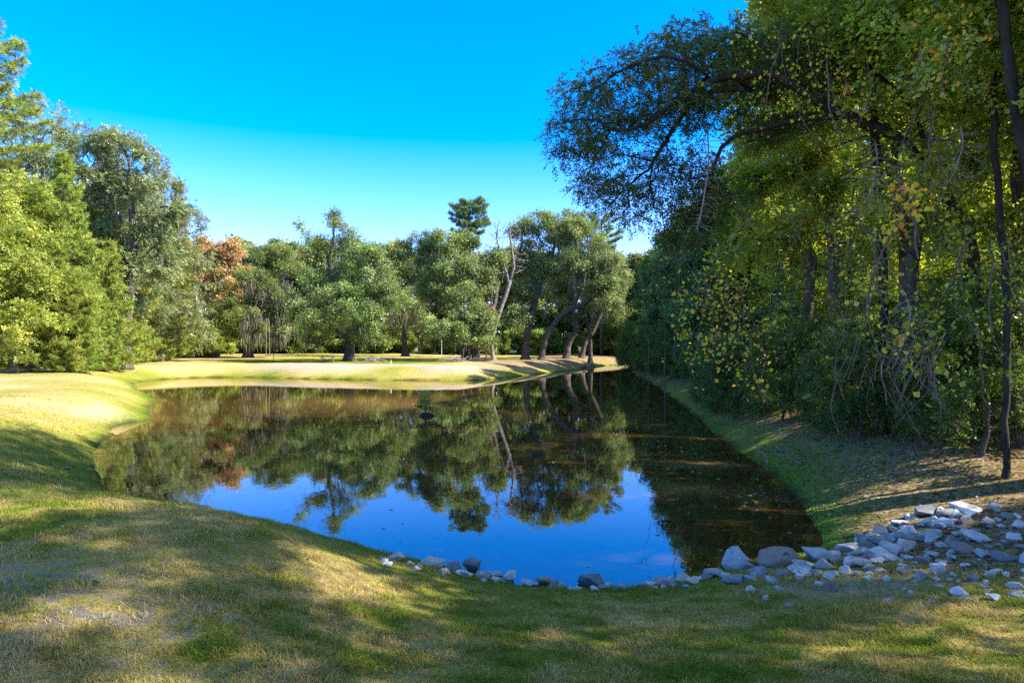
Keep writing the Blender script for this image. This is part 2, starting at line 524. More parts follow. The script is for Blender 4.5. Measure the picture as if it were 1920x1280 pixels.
def tube_mesh(nodes, parents, rad, k=6, minr=0.0):
    """every branch piece, as one mesh"""
    nodes = np.asarray(nodes, float); parents = np.asarray(parents)
    n = len(nodes)
    dirs = np.zeros((n, 3)); has = parents >= 0
    dirs[has] = nodes[has]-nodes[parents[has]]
    dirs[~has] = (0, 0, 1)
    dirs /= np.linalg.norm(dirs, axis=1, keepdims=True)+1e-9
    ref = np.array((0.31, 0.93, 0.17)); ref /= np.linalg.norm(ref)
    U = np.cross(dirs, ref); U /= np.linalg.norm(U, axis=1, keepdims=True)+1e-9
    W = np.cross(dirs, U)
    ch = np.where(has & (rad > minr))[0]
    pa = parents[ch]
    cont = rad[ch] > 0.62*rad[pa]
    r0 = np.where(cont, rad[pa], rad[ch]*1.15)
    fU = np.where(cont[:, None], U[pa], U[ch]); fW = np.where(cont[:, None], W[pa], W[ch])
    ang = np.linspace(0, 2*np.pi, k, endpoint=False)
    ca, sa = np.cos(ang)[None, :, None], np.sin(ang)[None, :, None]
    a = nodes[pa][:, None]+(fU[:, None]*ca+fW[:, None]*sa)*r0[:, None, None]
    b_ = nodes[ch][:, None]+(U[ch][:, None]*ca+W[ch][:, None]*sa)*rad[ch][:, None, None]
    Vv = np.concatenate([a, b_], 1).reshape(-1, 3)
    base = np.arange(len(ch))[:, None]*2*k
    i = np.arange(k)[None]; j = (i+1) % k
    Qq = np.stack([base+i, base+j, base+k+j, base+k+i], 2).reshape(-1, 4)
    return Vv, Qq

def path(pts, step):
    """resample a polyline (Catmull-Rom) into nodes"""
    P = np.array(pts, float)
    if len(P) > 2:
        E = np.vstack([2*P[0]-P[1], P, 2*P[-1]-P[-2]]); o = []
        for i in range(1, len(E)-2):
            for t in np.linspace(0, 1, 8, endpoint=False):
                p0, p1, p2, p3 = E[i-1:i+3]
                o.append(0.5*((2*p1)+(-p0+p2)*t+(2*p0-5*p1+4*p2-p3)*t*t+(-p0+3*p1-3*p2+p3)*t**3))
        o.append(P[-1]); P = np.array(o)
    L = np.concatenate([[0], np.cumsum(np.linalg.norm(np.diff(P, axis=0), axis=1))])
    n = max(2, int(L[-1]/step)+1)
    s = np.linspace(0, L[-1], n)
    return np.stack([np.interp(s, L, P[:, k]) for k in range(3)], 1)

# ------------------------------------------------------------------ foliage
def unit(v):
    return v/(np.linalg.norm(v, axis=-1, keepdims=True)+1e-9)

def leaf_quads(P, size, aspect, rng, up=0.5, hang=0.0):
    n = len(P)
    nr = rng.normal(0, 1, (n, 3)); nr[:, 2] = np.abs(nr[:, 2])+up*1.5; nr = unit(nr)
    a = rng.normal(0, 1, (n, 3)); a[:, 2] -= hang; a = unit(a-nr*(a*nr).sum(1, keepdims=True))
    b_ = np.cross(nr, a)
    L = (size*rng.uniform(0.6, 1.35, n))[:, None]; Wd = L*aspect
    v0 = P-a*L*0.5; v2 = P+a*L*0.5
    v1 = P+b_*Wd*0.5-nr*Wd*0.12+a*L*0.06; v3 = P-b_*Wd*0.5-nr*Wd*0.12+a*L*0.06
    Vv = np.stack([v0, v1, v2, v3], 1).reshape(-1, 3)
    return Vv, np.arange(n*4).reshape(-1, 4)

def spray_quads(P, D, per, slen, lsize, aspect, rng, up=0.8):
    """leaves set alternately along short twigs; returns leaf quads and twig quads"""
    n = len(P)
    D = unit(D+rng.normal(0, 0.55, (n, 3))+np.array((0, 0, -0.15)))
    N = rng.normal(0, 0.45, (n, 3)); N[:, 2] += up; N = unit(N-D*(N*D).sum(1, keepdims=True))
    B = np.cross(D, N)
    S = slen*rng.uniform(0.6, 1.3, n)
    k = (np.arange(per)+0.6)/per
    pos = P[:, None]+D[:, None]*(S[:, None]*k[None])[..., None]
    pos[..., 2] -= 0.25*slen*(k**2)[None]
    sg = np.where(np.arange(per) % 2 == 0, 1.0, -1.0)[None, :, None]
    ax = unit(B[:, None]*sg+D[:, None]*0.65+rng.normal(0, 0.25, (n, per, 3)))
    nn = unit(N[:, None]+rng.normal(0, 0.35, (n, per, 3)))
    bb = unit(np.cross(nn, ax))
    L = (lsize*rng.uniform(0.65, 1.25, (n, per)))[..., None]; Wd = L*aspect
    v0 = pos; v2 = pos+ax*L; v1 = pos+ax*L*.45+bb*Wd*.5; v3 = pos+ax*L*.45-bb*Wd*.5
    Vv = np.stack([v0, v1, v2, v3], 2).reshape(-1, 3)
    e = pos[:, -1]; t = lsize*0.045
    Tw = np.stack([P-B*t, P+B*t, e+B*t*.4, e-B*t*.4], 1).reshape(-1, 3)
    return np.vstack([Vv, Tw]), np.arange((n*per+n)*4).reshape(-1, 4)

LEAFGAIN = 1.9
def palette(cols, weights, n, rng):
    cols = np.array(cols, float)*LEAFGAIN
    w = np.array((list(weights)+[1.0]*9)[:len(cols)], float); w /= w.sum()
    c = cols[rng.choice(len(cols), n, p=w)]
    return c

def needle_quads(P, A, length, width, rng, n=7, spread=0.75):
    m_ = len(P)
    P = np.repeat(P, n, 0); A = np.repeat(A, n, 0)
    d = unit(A+rng.normal(0, spread, A.shape))
    L = (length*rng.uniform(0.7, 1.25, len(P)))[:, None]
    s = unit(np.cross(d, rng.normal(0, 1, d.shape)))*width*0.5
    Vv = np.stack([P-s*0.6, P+s*0.6, P+d*L+s*0.5, P+d*L-s*0.5], 1).reshape(-1, 3)
    return Vv, np.arange(len(P)*4).reshape(-1, 4)

def moss_quads(P, lmin, lmax, width, rng, seg=3):
    n = len(P)
    L = rng.uniform(lmin, lmax, n); az = rng.uniform(0, np.pi, n)
    s = np.stack([np.cos(az), np.sin(az), np.zeros(n)], 1)
    Vs = []; Qs = []; cur = P.copy()
    rows = []
    for k in range(seg+1):
        w = width*(1-0.8*k/seg)*rng.uniform(0.6, 1.2, n)
        pos = P-np.stack([np.zeros(n), np.zeros(n), L*k/seg], 1)+rng.normal(0, 0.07*(k > 0), (n, 3))
        rows.append(np.stack([pos-s*w[:, None]/2, pos+s*w[:, None]/2], 1))
    R = np.stack(rows, 1)  # n, seg+1, 2, 3
    Vv = R.reshape(-1, 3)
    base = np.arange(n)[:, None]*(seg+1)*2
    k = np.arange(seg)[None]*2
    Qq = np.stack([base+k, base+k+1, base+k+3, base+k+2], 2).reshape(-1, 4)
    return Vv, Qq

def lobes(h, r, cb, K, rng, top=0.6, size=0.36, flat=0.75, lean=(0, 0), fill=True):
    L = []
    for i in range(K):
        t = (i+0.5)/K if i else 0.99
        t = min(1, max(0, t+rng.uniform(-0.5, 0.5)/K))
        env = math.sqrt(max(0.02, 1-((t-(1-top))/(top if t > 1-top else (1-top)*1.25))**2))
        a = i*2.39996+rng.uniform(-0.5, 0.5)
        rr = r*env*rng.uniform(0.55, 0.8)
        z = cb+(h-cb)*t*0.9
        s = r*size*rng.uniform(0.75, 1.3)
        L.append((math.cos(a)*rr+lean[0]*t, math.sin(a)*rr+lean[1]*t, z, s, s, s*flat))
    if fill:
        L.append((lean[0]*.5, lean[1]*.5, cb+(h-cb)*0.55, r*0.5, r*0.5, (h-cb)*0.3))
    return L

def lobe_points(L, n, rng, shell=0.35):
    L = np.array(L, float)
    vol = L[:, 3]*L[:, 4]*L[:, 5]; w = vol**0.8; w /= w.sum()
    k = rng.choice(len(L), n, p=w)
    d = unit(rng.normal(0, 1, (n, 3))); r = rng.uniform(shell, 1, n)**0.6
    return L[k, :3]+d*r[:, None]*L[k, 3:6]

def build_tree(name, trunk_paths, lobs, *, nattr=600, step=0.45, infl=None, kill=None, base_r=0.4, tip=0.012,
               nleaf=22000, lsize=0.25, aspect=0.6, sig=0.35, cols=None, wts=None, clumpvar=0.35, leafmat=None,
               bark=None, up=0.5, hang=0.0, moss=0, moss_len=(0.6, 2.2), moss_w=0.09, moss_box=None, seed=1, flare=0.9, shell=0.35, e=2.3,
               grav=0.0, leaf_cnt=3, rvar=0.5, bare=0.0, spray=0, slen=0.35):
    """trunk_paths: list of (points, parent path index, parent fraction). Returns the unlinked parts."""
    rng = np.random.default_rng(seed)
    nodes = []; parents = []; rng_ids = []
    for pts, pi, frac in trunk_paths:
        P = path(pts, step)
        ids = []
        for q_, pnt in enumerate(P):
            if q_ == 0 and pi is not None:
                par = rng_ids[pi][int(frac*(len(rng_ids[pi])-1))]
                ids.append(par); continue
            parents.append(ids[-1] if ids else -1)
            nodes.append(pnt+rng.normal(0, step*0.05, 3)*(q_ > 0)); ids.append(len(nodes)-1)
        rng_ids.append(ids)
    A = lobe_points(lobs, nattr, rng, shell) if lobs else None
    if A is not None:
        nodes, parents = colonize(A, nodes, parents, step, infl or step*9, kill or step*1.6, grav=grav, rng=rng)
    else:
        nodes, parents = np.array(nodes), np.array(parents)
    rad, cnt = pipe(parents, tip, e)
    sc = base_r/rad[0]
    rad = np.where(rad > tip*1.01, tip+(rad-tip)*(base_r-tip)/(rad[0]-tip), tip)
    z0 = nodes[0][2]
    rad = rad*(1+flare*np.exp(-np.clip(nodes[:, 2]-z0, 0, 99)/(base_r*1.3))*(rad > base_r*0.5))
    Vv, Qq = tube_mesh(nodes, parents, rad, 8 if base_r > 0.3 else 6)
    parts = [('trunk', mesh_np(name+'_trunk', Vv, Qq, bark or M_BARK, smooth=True))]
    if nleaf:
        cand = np.where(cnt <= leaf_cnt)[0]
        w = np.exp(rng.normal(0, rvar, len(cand))); w[rng.random(len(cand)) < bare] = 0; w /= w.sum()
        if spray:
            ns = nleaf//spray
            src = rng.choice(cand, ns, p=w)
            P = nodes[src]+rng.normal(0, sig, (ns, 3))*np.array((1, 1, 0.8))
            P = P-(nodes[src]-nodes[np.maximum(parents[src], 0)])*rng.random((ns, 1))
            out_ = unit(P-nodes[src])+unit(nodes[src]-nodes[np.maximum(parents[src], 0)])*.8
            Vv, Qq = spray_quads(P, out_, spray, slen, lsize, aspect, rng, up+.4)
            nodecol = palette(cols, wts, len(nodes), rng)
            sc_ = palette(cols, wts, ns, rng)*.5+nodecol[src]*.5
            sc_ = sc_*np.exp(rng.normal(0, clumpvar, len(nodes)))[src][:, None]**.6*np.exp(rng.normal(0, .15, ns))[:, None]
            lc = np.repeat(sc_, spray, 0)*.65+palette(cols, wts, ns*spray, rng)*.35
            c = np.vstack([lc, np.tile(np.array((.07, .055, .04)), (ns, 1))])
            parts.append(('crown', mesh_np(name+'_crown', Vv, Qq, leafmat or M_LEAF, col=np.repeat(c, 4, 0))))
        else:
          src = rng.choice(cand, nleaf, p=w)
          P = nodes[src]+rng.normal(0, sig, (nleaf, 3))*np.array((1, 1, 0.75))
          P = P-(nodes[src]-nodes[np.maximum(parents[src], 0)])*rng.random((nleaf, 1))
          Vv, Qq = leaf_quads(P, lsize, aspect, rng, up, hang)
          nodecol = palette(cols, wts, len(nodes), rng)
          own = palette(cols, wts, nleaf, rng)
          c = nodecol[src]*0.55+own*0.45
          c = c*np.exp(rng.normal(0, clumpvar, len(nodes)))[src][:, None]**0.6*np.exp(rng.normal(0, 0.13, nleaf))[:, None]
          parts.append(('crown', mesh_np(name+'_crown', Vv, Qq, leafmat or M_LEAF, col=np.repeat(c, 4, 0))))
    if moss:
        cand = np.where(cnt <= 14)[0]
        if moss_box is not None:
            lo, hi = np.array(moss_box[0]), np.array(moss_box[1])
            c2_ = cand[((nodes[cand] > lo) & (nodes[cand] < hi)).all(1)]
            if len(c2_) > 3: cand = c2_
        hot = rng.choice(cand, max(8, len(cand)//3))
        src = rng.choice(hot, moss)
        P = nodes[src]+rng.normal(0, 0.42, (moss, 3)); P[:, 2] -= rng.uniform(0, 1.3, moss)
        Vv, Qq = moss_quads(P, moss_len[0], moss_len[1], moss_w, rng)
        mc = np.array((0.17, 0.165, 0.12))*np.exp(rng.normal(0, 0.3, moss))[:, None]
        parts.append(('moss', mesh_np(name+'_moss', Vv, Qq, M_MOSS, col=np.repeat(mc, 8, 0))))
    return parts

def pine_parts(name, h, cb, rmax, *, seed=1, prof='cone', whorl=0.75, per=5, ntuft=3, nl=0.28, nw=0.03, base_r=0.3,
               cols=None, wts=None, lean=(0, 0), droop=0.0, nper=8, tstep=0.45, bark=None, ragged=0.3, spread=0.75):
    rng = np.random.default_rng(seed)
    nodes = []; parents = []
    nz = int(h/0.5)
    for i in range(nz+1):
        t = i/nz
        nodes.append(np.array((lean[0]*t*t+rng.normal(0, .02), lean[1]*t*t+rng.normal(0, .02), h*t))); parents.append(i-1)
    tp = []; ta = []
    z = cb
    while z < h-0.3:
        t = (z-cb)/(h-cb)
        R = rmax*(1-t)**0.75 if prof == 'cone' else rmax*math.sqrt(max(0.03, 1-(2*t-0.9)**2/1.25))
        R *= 1.0 if prof != 'cone' else (0.75+0.25*min(1, t*6))
        a0 = rng.uniform(0, 6.28)
        for k in range(per):
            a = a0+k*6.283/per+rng.normal(0, 0.25)
            L = max(0.4, R*rng.uniform(1-ragged*1.3, 1+ragged*0.6))
            root = min(nz, max(1, int(z/h*nz+rng.uniform(-0.6, 0.6))))
            cur = nodes[root]; par = root
            rise = (0.35*t+0.12)-droop*(1-t)
            nseg = max(2, int(L/tstep))
            for s in range(nseg):
                f = (s+1)/nseg
                d = np.array((math.cos(a), math.sin(a), rise+0.35*(f-0.4)+rng.normal(0, 0.08)))
                d /= np.linalg.norm(d)
                a += rng.normal(0, 0.07)
                cur = cur+d*L/nseg
                nodes.append(cur); parents.append(par); par = len(nodes)-1
                if f > 0.25:
                    for sd in (-1, 1):
                        sl = (0.22+0.55*(1-abs(2*f-1.1)))*L*0.42*rng.uniform(0.6, 1.2)
                        sa = a+sd*rng.uniform(0.6, 1.0)
                        e_ = cur+np.array((math.cos(sa), math.sin(sa), 0.12+rng.normal(0, 0.1)))*sl
                        nodes.append(e_); parents.append(par)
                        for q_ in range(ntuft):
                            g = (q_+rng.random())/ntuft
                            tp.append(cur*(1-g)+e_*g+rng.normal(0, 0.05, 3)); ta.append(unit((e_-cur)+np.array((0, 0, 0.25*sl)))*0.8)
            tp.append(cur); ta.append(np.array((math.cos(a), math.sin(a), 0.5)))
        z += whorl*rng.uniform(0.75, 1.25)
    tp.append(nodes[nz]); ta.append(np.array((0, 0, 1.0)))
    nodes = np.array(nodes); parents = np.array(parents)
    rad, cnt = pipe(parents, 0.012, 2.4)
    rad = 0.012+(rad-0.012)*(base_r-0.012)/(rad[0]-0.012)
    Vv, Qq = tube_mesh(nodes, parents, rad, 6)
    parts = [('trunk', mesh_np(name+'_trunk', Vv, Qq, bark or M_BARK, smooth=True))]
    tp = np.array(tp); ta = np.array(ta)
    Vv, Qq = needle_quads(tp, ta, nl, nw, rng, nper, spread)
    c = palette(cols, wts, len(tp), rng)*np.exp(rng.normal(0, 0.22, len(tp)))[:, None]
    parts.append(('crown', mesh_np(name+'_crown', Vv, Qq, M_NEEDLE, col=np.repeat(c, 4*nper, 0))))
    return parts

PROTO_USED = {}
def plant(name, parts, x, y, label, cat, group=None, rz=0.0, sc=1.0, dz=0.0, sz=None):
    """a tree or shrub as a thing: an Empty at its base with the parts as children"""
    z = ground_z(x, y)-0.08+dz
    o = empty(name, (x, y, z), rz, sc)
    if sz: o.scale = (sc, sc, sz)
    tag(o, label, cat, group)
    for pn, me in parts:
        c = obj(pn, me, o)
        if pn == 'moss': c['kind'] = 'stuff'
    return o

# ------------------------------------------------------------------ palettes (albedo)
OAK = [(0.090, 0.135, 0.045), (0.13, 0.175, 0.062), (0.19, 0.215, 0.12), (0.06, 0.08, 0.03), (0.23, 0.225, 0.14)]
OAKW = [3, 3, 1.5, 2, 0.3]
BRIGHT = [(0.10, 0.155, 0.030), (0.15, 0.20, 0.035), (0.20, 0.22, 0.045), (0.06, 0.10, 0.022)]
BRW = [3, 3, 2, 1.5]
YEL = [(0.24, 0.24, 0.045), (0.19, 0.21, 0.04), (0.30, 0.27, 0.06), (0.12, 0.16, 0.03)]
YEW = [3, 3, 2, 2]
GREYO = [(0.11, 0.14, 0.055), (0.16, 0.18, 0.085), (0.07, 0.095, 0.035), (0.20, 0.20, 0.12), (0.15, 0.125, 0.06)]
GREW = [3, 3, 2, 1.2, 0.6]
RUST = [(0.25, 0.155, 0.085), (0.22, 0.18, 0.08), (0.32, 0.21, 0.11), (0.17, 0.16, 0.06), (0.22, 0.12, 0.08)]
RUW = [3, 2, 2, 2, 1]
PINE = [(0.12, 0.155, 0.025), (0.17, 0.20, 0.03), (0.23, 0.23, 0.045), (0.07, 0.10, 0.02)]
PIW = [3, 3, 1.5, 1.5]
PINED = [(0.07, 0.11, 0.035), (0.10, 0.14, 0.045), (0.045, 0.075, 0.025), (0.14, 0.15, 0.06)]
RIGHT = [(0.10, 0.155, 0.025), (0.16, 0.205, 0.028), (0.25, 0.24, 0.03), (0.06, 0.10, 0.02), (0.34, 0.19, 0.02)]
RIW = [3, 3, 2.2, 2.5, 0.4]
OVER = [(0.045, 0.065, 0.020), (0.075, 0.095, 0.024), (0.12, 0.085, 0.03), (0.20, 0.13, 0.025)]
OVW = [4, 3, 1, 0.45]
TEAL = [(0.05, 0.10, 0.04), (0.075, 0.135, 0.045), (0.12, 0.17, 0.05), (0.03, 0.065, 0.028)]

def W(px, py, D):
    return np.array(((px-960)/F*D, D, H-(py-640)/F*D))

class Site:
    """a tree described by what is seen of it, turned into metres at its own distance"""
    def __init__(s, px, D):
        s.x = (px-960)/F*D; s.D = D; s.z = ground_z(s.x, D)-0.08
        s.b = np.array((s.x, D, s.z))
    def p(s, px, py, dd=0.0):
        return tuple(W(px, py, s.D)+np.array((0, dd, 0))-s.b)
    def lob(s, L):
        o = []
        for (px, py, rx, ry, dd) in L:
            c = W(px, py, s.D)+np.array((0, dd, 0))-s.b
            o.append((*c, rx/F*s.D, rx/F*s.D*0.95, ry/F*s.D))
        return o
    def root(s):
        return (0, 0, 0)

def site_tree(name, px, D, paths, lobs_, label, cat='oak tree', group=None, **kw):
    s = Site(px, D)
    tp = []
    for pts, pi, fr in paths:
        P = [s.p(*q) if isinstance(q, tuple) else s.root() for q in pts]
        tp.append((P, pi, fr))
    parts = build_tree(name, tp, s.lob(lobs_) if lobs_ else None, **kw)
    return plant(name, parts, s.x, s.D, label, cat, group)

FAR = dict(cols=OAK, wts=OAKW, lsize=0.27, sig=0.48, rvar=.6, step=0.5, aspect=0.62, nattr=650, nleaf=30000)
R0 = 'root'
# ---- live oaks on the far lawn, one by one
site_tree('live_oak', 655, 94,
    [([R0, (657, 640, 0), (662, 590, 1), (668, 545, 2)], None, 0),
     ([(662, 590, 1), (640, 560, -1), (622, 530, 0), (612, 490, 1), (600, 455, 0)], 0, .62),
     ([(668, 545, 2), (690, 520, 1), (705, 495, 0)], 0, 1),
     ([(657, 640, 0), (690, 600, -2), (725, 575, -3)], 0, .4),
     ([(657, 640, 0), (625, 610, -2), (590, 590, -3)], 0, .35),
     ([(612, 490, 1), (625, 445, 0), (627, 405, 0)], 1, .75),
     ([(612, 478, 1), (598, 452, 0), (582, 446, -.5), (566, 428, -.5), (560, 418, -.5)], 1, .8)],
    [(627, 412, 22, 26, 0), (600, 455, 34, 16, 0), (660, 438, 22, 14, 1), (632, 455, 26, 20, 2), (690, 480, 45, 26, 0), (640, 510, 45, 28, 3), (585, 520, 36, 28, 1),
     (720, 530, 44, 30, -2), (740, 570, 38, 26, -2), (690, 590, 48, 28, -5), (620, 600, 45, 26, -5), (580, 590, 36, 30, -2), (655, 560, 55, 30, -3), (600, 635, 30, 14, -3),
     (560, 560, 22, 22, 0), (700, 630, 36, 16, -3)],
    'largest live oak on the far lawn, ragged-topped, beside the picnic table', seed=11, base_r=0.62, moss=700,
    **{**FAR, 'nattr': 1100, 'nleaf': 56700})
site_tree('live_oak', 465, 112,
    [([R0, (466, 645, 0), (478, 610, 0), (488, 560, 0)], None, 0),
     ([(478, 610, 0), (450, 590, -1), (440, 570, -2)], 0, .5),
     ([(488, 560, 0), (520, 530, 0), (545, 505, 0)], 0, 1)],
    [(500, 470, 40, 22, 3), (540, 500, 40, 24, 2), (480, 530, 45, 28, 0), (440, 570, 32, 24, -2), (445, 610, 32, 26, -2), (480, 600, 36, 34, -3), (520, 560, 40, 30, 0), (530, 610, 30, 26, 0)],
    'moss-draped live oak standing apart at the left end of the far lawn', seed=12, base_r=0.6, moss=5200, moss_len=(.4, 1.7), moss_w=.10,
    moss_box=((1.0, -9, 4), (7, 9, 14)), **{**FAR, 'nattr': 800, 'nleaf': 40500, 'cols': PINED})
site_tree('live_oak', 872, 97,
    [([R0, (874, 640, 0), (868, 600, 1), (862, 560, 1), (855, 510, 1)], None, 0),
     ([(862, 560, 1), (835, 530, 0), (815, 510, 0)], 0, .7),
     ([(868, 600, 1), (890, 560, 0), (900, 520, 0)], 0, .5)],
    [(830, 450, 36, 26, 1), (800, 480, 32, 26, 2), (870, 450, 30, 22, 2), (850, 500, 45, 30, 0), (810, 540, 36, 28, 1), (870, 560, 40, 28, -2), (890, 600, 34, 28, -3), (850, 620, 40, 24, -4), (885, 640, 30, 16, -2)],
    'live oak mid far bank, its low boughs touching the brush below', seed=13, base_r=0.5, moss=500, **{**FAR, 'nattr': 900, 'nleaf': 45900})
site_tree('live_oak', 893, 96,
    [([R0, (893, 645, 0), (902, 600, 0), (905, 560, 0)], None, 0), ([(902, 600, 0), (925, 575, 1), (930, 540, 2)], 0, .6)],
    [(905, 520, 34, 30, 2), (930, 480, 30, 24, 3), (900, 600, 36, 26, -1), (875, 635, 24, 14, -3), (915, 640, 22, 14, -2)],
    'short dark-trunked live oak immediately right of the low-boughed one', seed=14, base_r=0.5, moss=200, **{**FAR, 'nattr': 500, 'nleaf': 22950})
site_tree('live_oak', 985, 102,
    [([R0, (988, 630, 0), (995, 600, 0), (1000, 575, 0), (1010, 540, 0)], None, 0),
     ([(995, 600, 0), (1010, 585, 0), (1030, 572, 0), (1060, 565, 0)], 0, .55),
     ([(1010, 540, 0), (985, 500, 0), (975, 470, 1)], 0, 1), ([(1010, 540, 0), (1030, 500, 0), (1040, 460, 0)], 0, 1)],
    [(1010, 415, 40, 24, 0), (975, 430, 30, 22, 2), (1045, 440, 36, 26, 0), (1000, 470, 40, 26, 1), (960, 500, 30, 24, 2), (1030, 500, 40, 26, 0), (985, 550, 28, 18, 0), (965, 595, 28, 18, -1)],
    'tall live oak with a straight thick trunk, first right of the dead leaning tree', seed=15, base_r=0.5, moss=400, **{**FAR, 'nattr': 850, 'nleaf': 36450})
site_tree('live_oak', 1015, 101,
    [([R0, (1022, 640, 0), (1036, 612, 0), (1052, 592, 0), (1075, 578, 0), (1102, 566, 0), (1122, 550, 0)], None, 0),
     ([(1075, 578, 0), (1085, 545, 0), (1080, 510, 0)], 0, .6), ([(1102, 566, 0), (1130, 530, 0), (1140, 500, 0)], 0, .85)],
    [(1080, 430, 36, 26, 0), (1110, 460, 34, 26, 0), (1140, 490, 28, 26, 0), (1090, 490, 40, 26, 0), (1130, 530, 34, 24, 0), (1145, 565, 24, 16, 0)],
    'live oak whose trunk leans far over to the right above the far bank', seed=16, base_r=0.42, moss=500, moss_len=(1, 3), **{**FAR, 'nattr': 700, 'nleaf': 29700})
site_tree('live_oak', 1062, 112,
    [([R0, (1068, 640, 0), (1082, 620, 0), (1094, 605, 0), (1112, 595, 0)], None, 0),
     ([(1082, 620, 0), (1078, 590, 0), (1078, 560, 0), (1070, 520, 0)], 0, .6)],
    [(1060, 440, 36, 26, 2), (1080, 400, 26, 14, 2), (1100, 520, 36, 26, 2), (1060, 510, 34, 26, 3), (1130, 570, 30, 20, 0), (1040, 540, 30, 22, 4)],
    'forked live oak between the leaning oak and the narrow trunks by the bend', seed=17, base_r=0.48, moss=300, **{**FAR, 'nattr': 600, 'nleaf': 25650})
site_tree('live_oak', 1107, 113,
    [([R0, (1106, 630, 0), (1102, 600, 0), (1104, 570, 0), (1110, 540, 0)], None, 0), ([(1102, 600, 0), (1120, 590, 0), (1140, 575, 0)], 0, .5)],
    [(1120, 500, 34, 30, 0), (1150, 540, 28, 26, 0), (1155, 490, 22, 22, 2), (1160, 590, 20, 18, 0)],
    'slender-trunked live oak at the right end of the far bank row', seed=18, base_r=0.35, moss=200, **{**FAR, 'nattr': 450, 'nleaf': 20250})
site_tree('live_oak', 1090, 118,
    [([R0, (1098, 640, 0), (1112, 620, 0), (1125, 590, 0), (1135, 570, 0)], None, 0)],
    [(1135, 540, 30, 24, 0), (1160, 520, 24, 22, 0), (1110, 560, 24, 20, 0)],
    'dim slanting oak behind the slender-trunked one', seed=19, base_r=0.4, moss=100, **{**FAR, 'nattr': 300, 'nleaf': 12150})
site_tree('live_oak', 760, 120,
    [([R0, (758, 620, 0), (765, 570, 0), (770, 530, 0)], None, 0)],
    [(790, 455, 36, 26, 0), (745, 470, 36, 22, 0), (770, 500, 45, 30, 0), (730, 520, 34, 28, 0), (800, 540, 40, 28, 0), (760, 570, 45, 34, -2), (800, 610, 34, 26, -2), (735, 610, 30, 24, 0)],
    'round-headed pale green oak at the lawn edge, between the two biggest oaks', seed=20, base_r=0.5, moss=500, moss_box=((-12, -9, 2), (12, 9, 9)), **{**FAR, 'nattr': 800, 'nleaf': 37800})
# dead leaning tree
site_tree('dead_tree', 925, 98.5,
    [([R0, (922, 640, 0), (930, 605, 0), (942, 570, 0), (951, 545, 0), (955, 530, 0)], None, 0),
     ([(955, 530, 0), (946, 500, 0), (936, 465, 0), (930, 440, 1)], 0, 1),
     ([(955, 530, 0), (963, 500, 0), (960, 470, 0), (955, 440, -1)], 0, 1),
     ([(942, 570, 0), (925, 563, 0), (908, 558, 0)], 0, .72)],
    [(930, 440, 26, 36, 0), (960, 440, 26, 36, 0), (915, 500, 30, 30, 0), (975, 490, 24, 26, 0), (925, 560, 24, 14, 0)],
    'leaning bare dead tree with pale forked limbs among the live oaks', cat='dead tree', seed=21, base_r=0.32, tip=0.03, nleaf=0, nattr=1100, step=0.4, infl=4, kill=.5, bark=M_BARKM, grav=0.02, shell=.0)
site_tree('small_tree', 912, 96,
    [([R0, (910, 640, 0), (906, 615, 0), (903, 595, 0)], None, 0)],
    [(903, 600, 20, 18, 0), (915, 580, 14, 12, 0), (898, 625, 15, 10, 0)],
    'reddish brown withered sapling against the foot of the dead tree', cat='sapling', seed=22, base_r=0.12, nleaf=1800, nattr=120, step=0.4, lsize=0.3, sig=.3,
    cols=[(0.26, 0.15, 0.10), (0.20, 0.13, 0.09), (0.3, 0.19, 0.13)], wts=[1, 1, 1])
# pines over the oaks
pn = pine_parts('pine_tree', 27.3, 20.5, 3.3, seed=31, prof='round', whorl=0.8, per=7, ntuft=5, nl=0.5, nw=0.09, base_r=0.35, cols=PINED, wts=PIW, nper=8, spread=.6)
x, D = (880-960)/F*118, 118
plant('pine_tree', pn, x, D, 'pine with a clumped crown poking above the oaks near the middle of the treeline', 'pine tree')
pn2 = pine_parts('pine_tree', 27.3, 18, 4.0, seed=32, prof='round', whorl=1.1, per=6, ntuft=5, nl=0.5, nw=0.09, base_r=0.35, cols=PINED+[(0.3, 0.2, 0.05)], wts=PIW+[.7], nper=8, spread=.6, ragged=.45)
x, D = (1128-960)/F*132, 132
plant('pine_tree', pn2, x, D, 'airy pine above the right end of the far oaks, beside the dark forest', 'pine tree')

# ---- background wood behind the lawn
protoA = build_tree('far_tree_a', [([(0, 0, 0), (0.3, 0, 6), (0, 0.2, 13), (0.2, 0, 20)], None, 0)], lobes(25, 5.4, 5, 16, random.Random(1)), seed=41,
    nattr=600, step=0.7, nleaf=15000, lsize=0.55, sig=0.6, cols=GREYO[:4]+YEL[1:2]+BRIGHT[:1], wts=[3, 2, 2, 1, 1.5, 1.5], base_r=0.3)
protoB = build_tree('far_tree_b', [([(0, 0, 0), (-0.4, 0, 7), (0.3, 0.2, 14), (0, 0, 21)], None, 0)], lobes(24, 4.6, 7, 15, random.Random(2)), seed=42,
    nattr=500, step=0.7, nleaf=12000, lsize=0.55, sig=0.6, cols=BRIGHT+OAK[:2], wts=[3, 2, 1, 2, 2, 2], base_r=0.28)
protoR = build_tree('far_tree_r', [([(0, 0, 0), (0.2, 0, 8), (0.1, 0.2, 16), (0, 0, 23)], None, 0)], lobes(24.5, 3.6, 9, 14, random.Random(3)), seed=43,
    nattr=550, step=0.7, nleaf=11000, lsize=0.45, sig=0.6, cols=RUST, wts=RUW, base_r=0.28)
